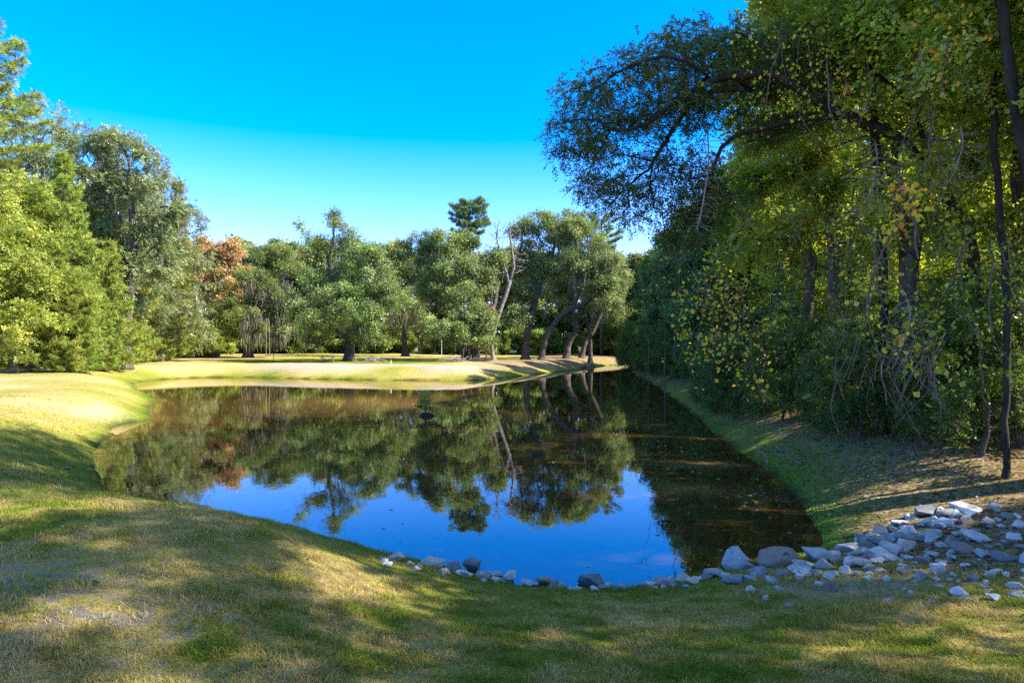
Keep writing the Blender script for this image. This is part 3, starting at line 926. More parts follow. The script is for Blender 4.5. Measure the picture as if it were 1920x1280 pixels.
protoU = build_tree('understory', [([(0, 0, 0), (0.2, 0, 2.5), (0.1, 0.2, 5)], None, 0)], lobes(7.5, 3.0, 0.4, 12, random.Random(4)), seed=44,
    nattr=300, step=0.5, nleaf=8500, lsize=0.42, sig=0.45, cols=BRIGHT+OAK[:2], wts=[3, 2, 1.5, 2, 2, 2], base_r=0.12)
protoY = build_tree('yellow_tree', [([(0, 0, 0), (0.2, 0, 5), (-0.2, 0.2, 10), (0, 0, 14)], None, 0)], lobes(18, 4.6, 2, 16, random.Random(5)), seed=45,
    nattr=800, step=0.6, nleaf=28000, lsize=0.23, sig=0.3, spray=6, slen=.55, cols=YEL+BRIGHT[:2], wts=[2, 3, 1, 2, 2, 2], base_r=0.25)
PALEM = {'A': protoA, 'B': protoB, 'R': protoR, 'U': protoU, 'Y': protoY}
rr = random.Random(99)
def treeline(kind, name, xs, y0, y1, label, cat, group, s0=.85, s1=1.1):
    for x in xs:
        y = rr.uniform(y0, y1)
        plant(name, PALEM[kind], x+rr.uniform(-1.2, 1.2), y, label, cat, group, rr.uniform(0, 6.28), rr.uniform(s0, s1))
xs = lambda p0, p1, n, D: [((p0+(p1-p0)*(i+.5)/n)-960)/F*D for i in range(n)]
g1 = 'tall trees closing the far end of the lawn'
treeline('A', 'broadleaf_tree', xs(400, 700, 10, 150), 144, 156, 'tall grey-green tree in the wood behind the far lawn', 'tree', g1, .95, 1.08)
treeline('B', 'broadleaf_tree', xs(400, 700, 8, 158), 156, 166, 'tall fresh green tree deep in the wood behind the far lawn', 'tree', g1+', second row', 1.05, 1.2)
treeline('A', 'broadleaf_tree', xs(700, 1180, 13, 150), 146, 160, 'tall grey-green tree hidden behind the row of live oaks', 'tree', 'trees behind the live oaks', .95, 1.08)
treeline('B', 'broadleaf_tree', xs(700, 1200, 9, 170), 166, 178, 'tall fresh green tree far behind the live oaks', 'tree', 'trees far behind the live oaks', .9, 1.05)
treeline('R', 'cypress_tree', [(px-960)/F*130 for px in (352, 380, 410, 330, 436)], 127, 133, 'rusty orange cypress at the corner of the far wood', 'cypress tree', 'rusty cypresses at the corner of the far wood', .88, .98)
treeline('R', 'cypress_tree', [(px-960)/F*156 for px in (455, 500, 545, 572, 430)], 154, 162, 'thin rusty treetop showing behind the grey-green wood', 'cypress tree', 'rusty treetops in the far wood', .95, 1.05)
treeline('U', 'shrub', xs(395, 760, 17, 140), 136, 143, 'leafy bright green undergrowth bush along the edge of the far wood', 'bush', 'undergrowth along the far wood', .7, 1.1)
treeline('U', 'shrub', xs(760, 1180, 17, 142), 134, 144, 'leafy undergrowth bush behind the trunks of the live oaks', 'bush', 'undergrowth behind the live oaks', .6, 1.0)
treeline('U', 'shrub', xs(380, 1200, 24, 152), 148, 154, 'shadowed undergrowth bush inside the far wood', 'bush', 'inner undergrowth of the far wood', 1.0, 1.5)

for px, D, s_ in [(1150, 140, .8), (1172, 136, .84), (1196, 134, .86), (1222, 130, .9), (1250, 128, 1.0), (1130, 146, .85), (1185, 150, .9)]:
    plant('broadleaf_tree', protoB if px % 4 else protoA, (px-960)/F*D, D, 'tree closing the view beyond the bend of the pond arm', 'tree', 'trees beyond the bend', rr.uniform(0, 6.28), s_)
for i in range(10):
    D = 128+rr.uniform(-3, 6); px = 1130+i*13
    plant('shrub', protoU, (px-960)/F*D, D+4, 'undergrowth bush beyond the bend of the pond arm', 'bush', 'undergrowth beyond the bend', rr.uniform(0, 6.28), rr.uniform(.8, 1.1))
# ---- left wood
protoG = build_tree('grey_oak', [([(0, 0, 0), (0.4, 0, 6), (0, 0.3, 12), (0.5, 0, 18)], None, 0)], lobes(27, 8.4, 3, 30, random.Random(6), size=.33), seed=46,
    nattr=1700, step=0.6, nleaf=62000, lsize=0.26, sig=0.33, cols=GREYO, wts=GREW, base_r=0.5, aspect=.55, spray=6, slen=.6, rvar=1.15, clumpvar=.5)
plant('water_oak', protoG, -48.5, 84, 'tall grey-green oak standing out against the sky at the right end of the left wood', 'oak tree', None, 0.4, .92)
site_tree('water_oak', 235, 74, [([R0, (238, 600, 0), (245, 520, 0), (250, 430, 0), (240, 340, 0)], None, 0), ([(250, 430, 0), (290, 390, 0), (330, 390, 0)], 0, .7), ([(245, 520, 0), (280, 470, 0), (320, 440, 0)], 0, .45)],
    [(225, 265, 42, 32, 0), (265, 300, 42, 36, 0), (180, 260, 40, 36, 2), (290, 345, 30, 30, 0), (240, 350, 50, 40, 0), (340, 395, 26, 20, 0), (305, 410, 30, 20, 0), (200, 340, 50, 45, 2), (270, 430, 40, 30, 0), (300, 300, 18, 22, 0), (240, 500, 45, 40, 0), (190, 430, 45, 40, 2), (290, 500, 34, 36, 2), (200, 560, 45, 40, 3)],
    'big oak whose thin outer boughs reach furthest right over the left wood', seed=47, base_r=0.5, nattr=1500, step=0.55, nleaf=50000, lsize=0.25, sig=0.32, cols=GREYO, wts=GREW, aspect=.55, spray=6, slen=.55, moss=200)
plant('water_oak', protoG, -55, 76, 'tall grey-green oak rising behind the pines at the far left', 'oak tree', None, 2.4, 1.17)
plant('water_oak', protoG, -50, 78, 'tall grey-green oak crown between the far left one and the one with reaching boughs', 'oak tree', None, 5.4, 1.06)
plant('water_oak', protoG, -47.5, 92, 'grey-green oak crown half hidden between the two others of the left wood', 'oak tree', None, 3.9, 1.0)
PF = dict(cols=PINE, wts=PIW, ntuft=4, nper=10, spread=.7)
pA = pine_parts('pine_a', 21, 2.0, 4.6, seed=51, prof='cone', whorl=0.7, per=6, nl=0.42, nw=0.055, base_r=0.3, **PF)
pB = pine_parts('pine_b', 12, 0.3, 3.2, seed=52, prof='cone', whorl=0.55, per=6, nl=0.36, nw=0.05, base_r=0.18, **PF)
pC = pine_parts('pine_c', 16, 1.0, 3.8, seed=53, prof='round', whorl=0.7, per=6, nl=0.40, nw=0.055, base_r=0.24, **PF)
left_p = [
    (pA, 120, 64, 0.98, 'tallest fluffy green pine at the front of the left wood'),
    (pC, 55, 61, 1.08, 'bright pine with a rounded crown near the left edge'),
    (pB, 205, 71, 1.12, 'young bushy pine with boughs down to the grass at the front of the left wood'),
    (pC, 182, 77, 1.05, 'middle-sized pine behind the young bushy one'),
    (pB, 245, 82, 0.9, 'short dense pine at the foot of the tall grey-green oak'),
    (pB, 150, 63.5, 0.82, 'low spreading pine under the tallest fluffy pine'),
    (pA, 20, 73, 1.05, 'dark pine top showing between oak crowns at the far left'),
    (pB, 300, 98, 0.98, 'young pine left of the small bright green tree'),
    (pB, 328, 108, 0.85, 'short pine behind the small bright green tree'),
    (pC, 262, 95, .9, 'pine seen through the gap behind the short dense one'),
]
for pp, px, D, s_, lab in left_p:
    plant('pine_tree', pp, (px-960)/F*D, D, lab, 'pine tree', None, rr.uniform(0, 6.28), s_)
pN = pine_parts('pine_near', 26.0, 11, 4.7, seed=54, prof='round', whorl=1.0, per=6, nl=0.34, nw=0.035, base_r=0.3, cols=PINE, wts=PIW, ntuft=7, nper=14, spread=.6, ragged=.4)
plant('pine_tree', pN, (-85-960)/F*47, 47, 'nearest pine of the left wood, only bough tips in view', 'pine tree')
left_y = [(protoY, 28, 59, 0.98, 'yellow-green tree leaning out of the left wood'), (protoY, -10, 56, .9, 'yellowing tree cut by the left edge of the view'),
          (protoY, 150, 80, 1.1, 'yellow-green crown wedged between pines of the left wood')]
for pp, px, D, s_, lab in left_y:
    plant('sweetgum_tree', pp, (px-960)/F*D, D, lab, 'tree', None, rr.uniform(0, 6.28), s_)
for i, (px, D, s_) in enumerate([(222, 78, .95), (268, 88, .85), (295, 93, .8), (318, 100, .95), (345, 118, .9), (240, 90, 1.2), (283, 103, 1.15), (308, 114, 1.1), (188, 69, .7), (130, 62, .6)]):
    plant('pine_tree', pB if i % 3 else pC, (px-960)/F*D, D, 'young green pine of the left wood, '+('below the tall pines' if px < 230 else 'in front of the grey-green oaks' if px < 300 else 'near the lawn corner'), 'pine tree', 'young pines along the front of the left wood', rr.uniform(0, 6.28), s_)
protoS = build_tree('sapling', [([(0, 0, 0), (0.1, 0, 2), (0, 0.1, 4)], None, 0)], lobes(7, 2.3, 0.6, 12, random.Random(8), top=.7), seed=48,
    nattr=260, step=0.4, nleaf=9000, lsize=0.3, sig=0.35, cols=BRIGHT, wts=[2, 4, 2, 1], base_r=0.12)
for px, D, s_, lab in [(368, 108, 1.15, 'small bright green tree standing forward on the left corner of the lawn'), (345, 112, .8, 'round green bush left of the small bright green tree'),
                       (425, 128, .9, 'pale green sapling left of the mossy oak'), (402, 122, .75, 'light green shrub near the orange grass clump'),
                       (100, 69, .7, 'yellow-green sapling under the pines'), (168, 68, .55, 'low green shrub at the wood edge'), (225, 84, .6, 'low bush in front of the short dense pine')]:
    plant('small_tree', protoS, (px-960)/F*D, D, lab, 'small tree', None, rr.uniform(0, 6.28), s_)
for i in range(16):      # second and third rows of the left wood
    t = i/15
    D = 72+t*68; x = -50-t*9-rr.uniform(2, 16)
    plant('broadleaf_tree', rr.choice([protoA, protoB]), x, D+rr.uniform(-3, 3), 'tall tree in the depth of the left wood', 'tree', 'inner trees of the left wood', rr.uniform(0, 6.28), rr.uniform(.7, .95))
for i in range(16):
    t = i/15
    D = 66+t*64; x = -49.5-t*10-rr.uniform(1, 5)
    plant('shrub', protoU, x, D, 'undergrowth bush in the shade of the left wood', 'bush', 'undergrowth of the left wood', rr.uniform(0, 6.28), rr.uniform(.5, .95))
for px, D in [(280, 138), (300, 128), (318, 140), (262, 120), (240, 112)]:
    plant('broadleaf_tree', protoA, (px-960)/F*D, D, 'grey-green tree where the left wood meets the far wood', 'tree', 'trees at the corner of the two woods', rr.uniform(0, 6.28), rr.uniform(.8, .95))
# snag
site_tree('snag', 370, 122, [([R0, (370, 620, 0), (369, 580, 0), (368, 548, 0)], None, 0), ([(368, 548, 0), (373, 535, 0), (377, 530, 0)], 0, 1), ([(368, 552, 0), (362, 543, 0)], 0, .95)],
    None, 'pale broken snag with a short forked top in front of the rusty cypresses', cat='dead tree', seed=24, base_r=0.36, tip=.16, nleaf=0, bark=M_BARKP)

# ---- right wood
protoR1 = build_tree('right_a', [([(0, 0, 0), (-0.3, 0, 4), (-0.2, 0.3, 9), (-0.8, 0, 14)], None, 0)], lobes(18.5, 4.6, 5.5, 22, random.Random(11), size=.30, fill=False), seed=61,
    nattr=1500, step=0.42, nleaf=36000, lsize=0.15, sig=0.2, spray=7, slen=.45, cols=RIGHT, wts=RIW, base_r=0.22, leafmat=M_BACKLIT, aspect=.7, rvar=1.25, leaf_cnt=2, bare=.12)
protoR2 = build_tree('right_b', [([(0, 0, 0), (0.4, 0, 4), (-0.1, -0.3, 8), (0.5, 0, 13)], None, 0)], lobes(16.5, 4.2, 4.2, 20, random.Random(12), size=.30, fill=False), seed=62,
    nattr=1400, step=0.42, nleaf=34000, lsize=0.14, sig=0.2, spray=7, slen=.42, cols=RIGHT+YEL[:2], wts=RIW+[.8], base_r=0.17, leafmat=M_BACKLIT, aspect=.75, rvar=1.25, leaf_cnt=2, bare=.12)
protoX = build_tree('right_x', [([(0, 0, 0), (0.4, 0, 4), (-0.1, -0.3, 8), (0.5, 0, 13)], None, 0)], lobes(19, 4.8, 3.0, 20, random.Random(15), size=.30), seed=65,
    nattr=900, step=0.5, nleaf=26000, lsize=0.17, sig=0.40, cols=RIGHT, wts=RIW, base_r=0.25, leafmat=M_BACKLIT, aspect=.75, rvar=1.4, bare=.35)
protoR3 = build_tree('right_c', [([(0, 0, 0), (0.2, 0, 1.5), (0, 0.2, 4)], None, 0)], lobes(6.5, 2.6, 0.3, 20, random.Random(13), size=.36), seed=63,
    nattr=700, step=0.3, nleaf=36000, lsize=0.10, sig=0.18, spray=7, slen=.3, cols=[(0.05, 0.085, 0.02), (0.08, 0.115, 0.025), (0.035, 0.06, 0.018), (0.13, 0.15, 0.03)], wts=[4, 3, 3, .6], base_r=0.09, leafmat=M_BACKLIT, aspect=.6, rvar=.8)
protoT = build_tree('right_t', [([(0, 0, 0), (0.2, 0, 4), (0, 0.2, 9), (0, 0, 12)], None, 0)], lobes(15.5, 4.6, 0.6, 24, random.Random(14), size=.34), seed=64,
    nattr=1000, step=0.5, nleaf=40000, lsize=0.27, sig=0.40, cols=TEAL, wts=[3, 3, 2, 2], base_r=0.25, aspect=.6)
pY = pine_parts('pine_y', 6.0, 0.3, 2.2, seed=55, prof='cone', whorl=0.4, per=6, nl=0.22, nw=0.012, base_r=0.08, cols=PINED, wts=PIW, ntuft=4, nper=12, spread=.55, tstep=.35)
def RW(kind, name, x, y, label, cat, group=None, s_=1.0, rz=None):
    return plant(name, kind, x, y, label, cat, group, rr.uniform(0, 6.28) if rz is None else rz, s_)
gr = 'crowded trees of the right wood'
front = [(13.8, 14.2, 1, 1.38), (12.3, 20.2, 2, 1.1), (12.4, 26.0, 2, 1.2), (13.4, 30.5, 1, 1.05), (14.4, 36.0, 2, 1.0), (17.6, 24.0, 1, .55), (18.0, 17.5, 2, .5), (17.2, 30.5, 1, .6), (18.0, 37, 2, .8),
         (23, 21, 1, .5), (24, 28, 2, .55), (24, 36, 1, .65), (31, 26, 1, .6), (29, 16, 1, .5)]
for (x, y, k, s_) in front:
    zl = ('at its front, near end', 'at its front, middle', 'at its front, far end')[min(2, int((y-13)/8.5))] if x < 15 else ('set back behind its near end', 'set back behind its middle', 'set back behind its far end')[min(2, int((y-13)/8.5))]
    RW(protoR1 if k == 1 else protoR2, 'broadleaf_tree', x, y, ('green' if k == 1 else 'yellowish green')+' slim tree of the right wood, '+zl, 'tree', gr, s_)
protoR4 = build_tree('right_d', [([(0, 0, 0), (-0.3, 0, 5), (0.2, 0.3, 9), (0.3, 0, 14)], None, 0)], lobes(18.5, 4.8, 6.5, 22, random.Random(21), size=.32), seed=66,
    nattr=1200, step=0.42, nleaf=34000, lsize=0.15, sig=0.2, spray=7, slen=.45, cols=YEL+BRIGHT[:2], wts=[2, 3, 2, 2, 2, 2], base_r=0.2, leafmat=M_BACKLIT, aspect=.75, rvar=1.25, leaf_cnt=2)
for (x, y, s_, lab) in [(13.3, 18.2, 1.3, 'bright yellow-green tree rising behind the arching limb at the upper right'), (12.9, 22.8, 1.18, 'bright yellow-green tree behind the straight dark trunk'), (11.7, 14.9, .98, 'golden green tree at the right edge of the wood'),
                        (19.0, 32, 1.1, 'pale yellow-green tree half hidden at the back of the right wood')]:
    RW(protoR4, 'broadleaf_tree', x, y, lab, 'tree', None, s_)
# out of view on the right: the trees whose shadows fall over the foreground
for (x, y, k, s_) in [(14.6, 9.4, 1, 1.15), (17.0, 11.0, 1, 1.2), (15.2, 3.6, 2, 1.0), (16, -2.0, 1, 1.0), (18, -7, 2, 1.1), (23, 8, 1, 1.1), (13, -8.5, 1, .8)]:
    RW(protoR1 if y > 6.5 and x < 18 else protoX, 'broadleaf_tree', x, y, 'tree of the right wood beside the camera, only its shadow in view', 'tree', 'trees beside the camera', s_)
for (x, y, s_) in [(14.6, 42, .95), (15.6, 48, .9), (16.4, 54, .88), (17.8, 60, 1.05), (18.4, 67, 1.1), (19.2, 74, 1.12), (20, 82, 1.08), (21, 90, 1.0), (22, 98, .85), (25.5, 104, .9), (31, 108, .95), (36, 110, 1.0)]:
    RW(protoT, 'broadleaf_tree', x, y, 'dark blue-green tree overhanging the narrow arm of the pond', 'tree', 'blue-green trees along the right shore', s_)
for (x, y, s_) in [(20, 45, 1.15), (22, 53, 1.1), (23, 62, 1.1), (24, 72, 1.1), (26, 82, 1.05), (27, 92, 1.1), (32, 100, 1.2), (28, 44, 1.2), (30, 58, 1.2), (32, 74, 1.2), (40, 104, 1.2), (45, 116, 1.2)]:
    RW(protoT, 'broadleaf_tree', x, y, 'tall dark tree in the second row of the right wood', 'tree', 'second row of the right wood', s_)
for i in range(11):
    D = 17+i*2.1+rr.uniform(-.5, .5); x = max(9.9+rr.uniform(0, 1.5), 10.6 if D < 24 else 0)+max(0, D-30)*.12+(1.2 if D < 20 else 0)
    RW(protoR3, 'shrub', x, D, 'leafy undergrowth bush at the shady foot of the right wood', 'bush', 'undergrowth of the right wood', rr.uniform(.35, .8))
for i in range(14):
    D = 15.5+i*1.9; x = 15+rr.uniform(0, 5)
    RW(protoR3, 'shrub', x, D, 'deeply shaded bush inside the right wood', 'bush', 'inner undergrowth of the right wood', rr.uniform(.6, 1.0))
for i in range(16):
    D = 40+i*4.1; x = 12.6+(D-40)*.068+rr.uniform(.6, 1.6)
    RW(protoR3, 'shrub', x, D, 'dark bush hanging over the right shore of the pond arm', 'bush', 'bushes along the pond arm', rr.uniform(.7, 1.1))
for i in range(12):
    RW(protoR3, 'shrub', 22+rr.uniform(0, 7), 13+i*2.2, 'dark bush in the far depth of the right wood', 'bush', 'deep undergrowth of the right wood', rr.uniform(.8, 1.2))
RW(pY, 'pine_tree', 11.2, 23.0, 'young dark green pine low among the bushes of the right wood', 'pine tree', None, .75)
RW(pY, 'pine_tree', 11.8, 30.0, 'taller young pine at the edge of the right shore', 'pine tree', None, .95)

# overhanging tree of the right shore
s = Site(1835, 18.5)
OVL = [(1300, 90, 70, 45, 0), (1200, 130, 80, 50, 0), (1120, 190, 70, 55, 0), (1090, 250, 55, 50, 0), (1180, 250, 80, 50, 1), (1150, 320, 60, 40, 1), (1260, 190, 80, 50, 0),
       (1350, 60, 90, 50, 1), (1400, 110, 80, 60, 1), (1300, 280, 80, 50, 2), (1240, 340, 60, 45, 2), (1420, 50, 80, 45, 1), (1500, 90, 90, 60, 0), (1380, 330, 80, 50, 2), (1180, 370, 35, 30, 1), (1470, 200, 60, 40, 1),
       (1600, 60, 100, 60, 1), (1330, 400, 60, 40, 2)]
tp = []
for pts, pi, fr in [([R0, (1845, 700, 0.2), (1835, 560, 0), (1800, 440, -.3), (1745, 330, 0), (1690, 265, 0), (1600, 222, 0), (1540, 195, 0), (1480, 155, 0), (1430, 138, 0), (1340, 150, 0), (1270, 190, 0), (1215, 230, 0), (1160, 245, 0), (1120, 225, 0)], None, 0),
                    ([(1600, 222, 0), (1520, 218, .2), (1450, 228, .5), (1385, 245, .8), (1360, 290, 1), (1355, 330, 1.2)], 0, .62),
                    ([(1480, 155, 0), (1465, 120, 0), (1420, 80, 0), (1380, 60, 0)], 0, .75),
                    ([(1430, 165, 0.3), (1360, 160, .3), (1300, 190, .5), (1260, 250, 1), (1230, 300, 1)], 0, .78),
                    ([(1340, 150, 0), (1270, 120, -.3), (1210, 120, -.3), (1150, 140, 0)], 0, .84),
                    ([(1745, 330, 0), (1720, 200, .2), (1650, 120, .4), (1600, 60, .5)], 0, .42)]:
    tp.append(([s.p(*q) if isinstance(q, tuple) else (0, 0, 0) for q in pts], pi, fr))
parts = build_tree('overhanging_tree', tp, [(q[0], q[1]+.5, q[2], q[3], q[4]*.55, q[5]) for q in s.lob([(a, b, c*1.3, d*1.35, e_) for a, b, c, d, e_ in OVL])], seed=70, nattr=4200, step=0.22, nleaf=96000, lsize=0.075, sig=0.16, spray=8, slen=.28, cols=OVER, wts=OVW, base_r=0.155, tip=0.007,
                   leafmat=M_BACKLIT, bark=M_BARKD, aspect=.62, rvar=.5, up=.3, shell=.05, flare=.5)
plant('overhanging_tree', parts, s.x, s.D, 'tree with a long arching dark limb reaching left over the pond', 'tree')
# thin bare trunks standing in front of the right wood
for px, D, top, r_, lab in [(1885, 15.5, -60, .075, 'slim dark trunk rising near the right edge of the view'), (1655, 21, -120, .13, 'straight dark trunk running up through the top of the right wood'),
                            (2010, 13, -260, .10, 'thick leaning trunk cut by the upper right corner')]:
    s = Site(px, D)
    top_p = np.array(s.p(px-20 if px < 2000 else 1850, top)); 
    pp = build_tree('slim_tree', [([(0, 0, 0), tuple(top_p*.35+np.array((.12, 0, 0))), tuple(top_p*.7-np.array((.1, 0, 0))), tuple(top_p)], None, 0)],
                    [(top_p[0], top_p[1], top_p[2], 2.2, 2.2, 1.6), (top_p[0]+1, top_p[1]+1, top_p[2]*.8, 1.6, 1.6, 1.2)], seed=int(px), nattr=350, step=.35, nleaf=16000, lsize=.11, sig=.2, spray=7, slen=.35,
                    cols=RIGHT+YEL[:2], wts=RIW+[1.5, 1.5], base_r=r_, leafmat=M_BACKLIT, bark=M_BARKD, aspect=.7, flare=.4)
    plant('slim_tree', pp, s.x, s.D, lab, 'tree')

# ------------------------------------------------------------------ stones
def rock_mesh(seed, kind=0):
    r = np.random.default_rng(seed)
    bm = bmesh.new()
    n = 11 if kind == 0 else 26
    for d in unit(r.normal(0, 1, (n, 3))):
        q = d*r.uniform(0.85, 1.1)*np.array((0.5, 0.38, 0.27 if kind == 0 else 0.3))
        bm.verts.new(q)
    res = bmesh.ops.convex_hull(bm, input=bm.verts)
    for v in [v for v in bm.verts if not v.link_faces]: bm.verts.remove(v)
    bmesh.ops.dissolve_limit(bm, angle_limit=0.22, verts=bm.verts, edges=bm.edges)
    bmesh.ops.bevel(bm, geom=list(bm.edges), offset=0.016 if kind == 0 else .06, segments=1 if kind == 0 else 2, affect='EDGES', profile=0.6)
    bmesh.ops.triangulate(bm, faces=bm.faces)
    bmesh.ops.subdivide_edges(bm, edges=bm.edges, cuts=1)
    for v in bm.verts:
        c = v.co
        k = math.sin(c.x*23+seed)*math.cos(c.y*19+c.z*17+seed*2)+0.5*math.sin(c.z*41+c.x*37)
        v.co = c*(1+0.018*k)
    me = bpy.data.meshes.new('rock'); bm.to_mesh(me); bm.free()
    for p_ in me.polygons: p_.use_smooth = kind == 1
    me.materials.append(None)
    return me

def rock_mat(name, c0, c1, c2):
    m, nt, out = new_mat(name)
    tc = nt.nodes.new('ShaderNodeTexCoord'); oi = nt.nodes.new('ShaderNodeObjectInfo')
    ad = nt.nodes.new('ShaderNodeVectorMath'); ad.operation = 'ADD'
    cx = nt.nodes.new('ShaderNodeCombineXYZ')
    nt.links.new(math_n(nt, 'MULTIPLY', oi.outputs['Random'], 40.0), cx.inputs[0])
    nt.links.new(tc.outputs['Object'], ad.inputs[0]); nt.links.new(cx.outputs[0], ad.inputs[1])
    n1 = noise(nt, 3.0, 5, 0.65, ad.outputs[0], 0.6); n2 = noise(nt, 22, 5, 0.7, ad.outputs[0])
    r = ramp(nt, [(0.3, c0), (0.55, c1), (0.78, c2)])
    f = math_n(nt, 'ADD', math_n(nt, 'MULTIPLY', n1.outputs[0], 0.65), math_n(nt, 'MULTIPLY', n2.outputs[0], 0.35))
    f = math_n(nt, 'ADD', f, math_n(nt, 'MULTIPLY', math_n(nt, 'SUBTRACT', oi.outputs['Random'], 0.5), 0.5))
    nt.links.new(f, r.inputs[0])
    p = nt.nodes.new('ShaderNodeBsdfPrincipled'); p.inputs['Roughness'].default_value = 0.85
    nt.links.new(r.outputs[0], p.inputs['Base Color'])
    b = nt.nodes.new('ShaderNodeBump'); b.inputs['Strength'].default_value = 0.6; b.inputs['Distance'].default_value = 0.03
    nt.links.new(f, b.inputs['Height']); nt.links.new(b.outputs[0], p.inputs['Normal'])
    nt.links.new(p.outputs[0], out.inputs[0])
    return m
M_ROCK = rock_mat('grey_stone', (0.17, 0.175, 0.18), (0.38, 0.38, 0.385), (0.60, 0.57, 0.53))
M_ROCKP = rock_mat('pink_stone', (0.24, 0.19, 0.17), (0.44, 0.365, 0.32), (0.60, 0.53, 0.47))
M_ROCKD = rock_mat('dark_stone', (0.09, 0.10, 0.105), (0.20, 0.205, 0.21), (0.36, 0.36, 0.36))
M_ROCKR = rock_mat('red_brown_stone', (0.10, 0.055, 0.045), (0.20, 0.12, 0.10), (0.30, 0.22, 0.19))
ROCKS = {}
def rock(px, py, w, label, group=None, mat=None, kind=0, hgt=1.0, yaw=None, up=0.0):
    """w = width in photo pixels"""
    rs = random.Random(int(px*7+py*13+w))
    x, y, z = hit(px, py+w*0.12)
    z = ground_z(x, y) if z > 0.02 else 0.0
    size = max(0.06, w/F*y)*(1.22 if px > 1500 else 1.18)
    mat = mat or M_ROCK
    key = (mat.name, kind, rs.randrange(9))
    if key not in ROCKS:
        me = rock_mesh(key[2]*17+kind*5+3, kind); me.materials[0] = mat; ROCKS[key] = me
    o = bpy.data.objects.new('stone', ROCKS[key]); COL.objects.link(o)
    o.location = (x, y+size*0.15, z+size*0.10*hgt+up)
    o.scale = (size, size*rs.uniform(.85, 1.1), size*hgt*rs.uniform(.9, 1.15))
    o.rotation_euler = (rs.uniform(-.25, .25), rs.uniform(-.25, .25), rs.uniform(-.5, .5) if yaw is None else yaw)
    tag(o, label, 'stone', group)
    return o

gA = 'stones edging the near waterline'
for px, py, w, mat, hg, lab in [
    (717, 1049, 24, M_ROCK, .8, 'small grey stone, first at the left end of the waterline row'),
    (739, 1046, 34, M_ROCKP, 1, 'pale pinkish stone second from the left in the waterline row'),
    (808, 1054, 50, M_ROCKP, .7, 'long flat pinkish stone at the water, left of the dark pair'),
    (855, 1068, 44, M_ROCKD, 1, 'dark squat stone, left one of the dark pair at the water'),
    (886, 1063, 38, M_ROCKD, 1.3, 'dark peaked stone, right one of the dark pair at the water'),
    (958, 1082, 30, M_ROCKP, 1.2, 'upright cream stone standing at the middle of the waterline row'),
    (1018, 1090, 32, M_ROCKP, 1.1, 'pink and grey pointed stone between the cream one and the dark triangular one'),
    (1107, 1092, 46, M_ROCKD, 1.3, 'dark triangular stone alone at the nearest point of the water'),
    (1385, 1060, 56, M_ROCK, 1.5, 'big angular blue-grey block left of the red-brown boulder'),
    (1460, 1050, 82, M_ROCKR, .85, 'rounded red-brown boulder, the largest stone at the water'),
    (1532, 1044, 56, M_ROCK, 1, 'broad grey stone touching the right side of the red-brown boulder'),
    (1592, 1030, 46, M_ROCK, 1.1, 'blue-grey stone at the corner where the stones leave the water'),
    (1813, 977, 26, M_ROCKP, 1.6, 'small pale pyramid-shaped stone on the sandy patch'),
    (1822, 955, 70, M_ROCK, .6, 'wide low slab at the top of the stone spillway'),
    (1565, 1104, 40, M_ROCKR, .8, 'brownish stone half sunk in the grass below the spillway'),
    (1538, 1098, 22, M_ROCKP, 1.1, 'small pale stone beside the half-sunk brownish one'),
    (1836, 1008, 50, M_ROCK, .8, 'flat-topped stone in the middle right of the spillway'),
    (1890, 1045, 48, M_ROCK, .9, 'roundish stone near the right edge above the grass'),
    (1440, 1122, 20, M_ROCK, .9, 'small stone lying on the lawn in front of the blue-grey block'),
    (1483, 1136, 22, M_ROCKP, .8, 'small pale stone lying alone on the lawn below the boulder'),
]:
    rock(px, py, w, lab, gA if px < 1600 and py < 1100 else 'stones of the spillway', mat, 1 if 'rounded' in lab else 0, hg)
for px, py, w in [(768, 1058, 18), (786, 1062, 16), (822, 1064, 22), (902, 1078, 26), (920, 1080, 26), (934, 1076, 20), (985, 1092, 22), (1003, 1096, 18), (1040, 1100, 24), (1056, 1101, 24),
                  (1083, 1105, 18), (1070, 1104, 14), (1128, 1102, 16), (1142, 1099, 20), (1165, 1101, 20), (1186, 1100, 16), (1205, 1098, 22), (1218, 1096, 22), (1237, 1091, 34), (1262, 1088, 26), (1284, 1086, 32),
                  (1305, 1086, 20), (1325, 1082, 26), (1340, 1076, 38), (1362, 1082, 26), (1378, 1090, 46), (1405, 1086, 34), (1424, 1077, 44), (1447, 1090, 30), (1470, 1078, 30), (1492, 1068, 32), (1512, 1062, 34)]:
    rock(px, py, w, ('small blue-grey' if (px*7) % 3 else 'small pinkish')+' stone of the waterline row, '+('left of the cream stone' if px < 958 else 'between cream and dark triangular stones' if px < 1107 else 'right of the dark triangular stone' if px < 1340 else 'around the red-brown boulder'), gA, M_ROCK if (px*7) % 3 else M_ROCKP)
gB = 'stones of the spillway'
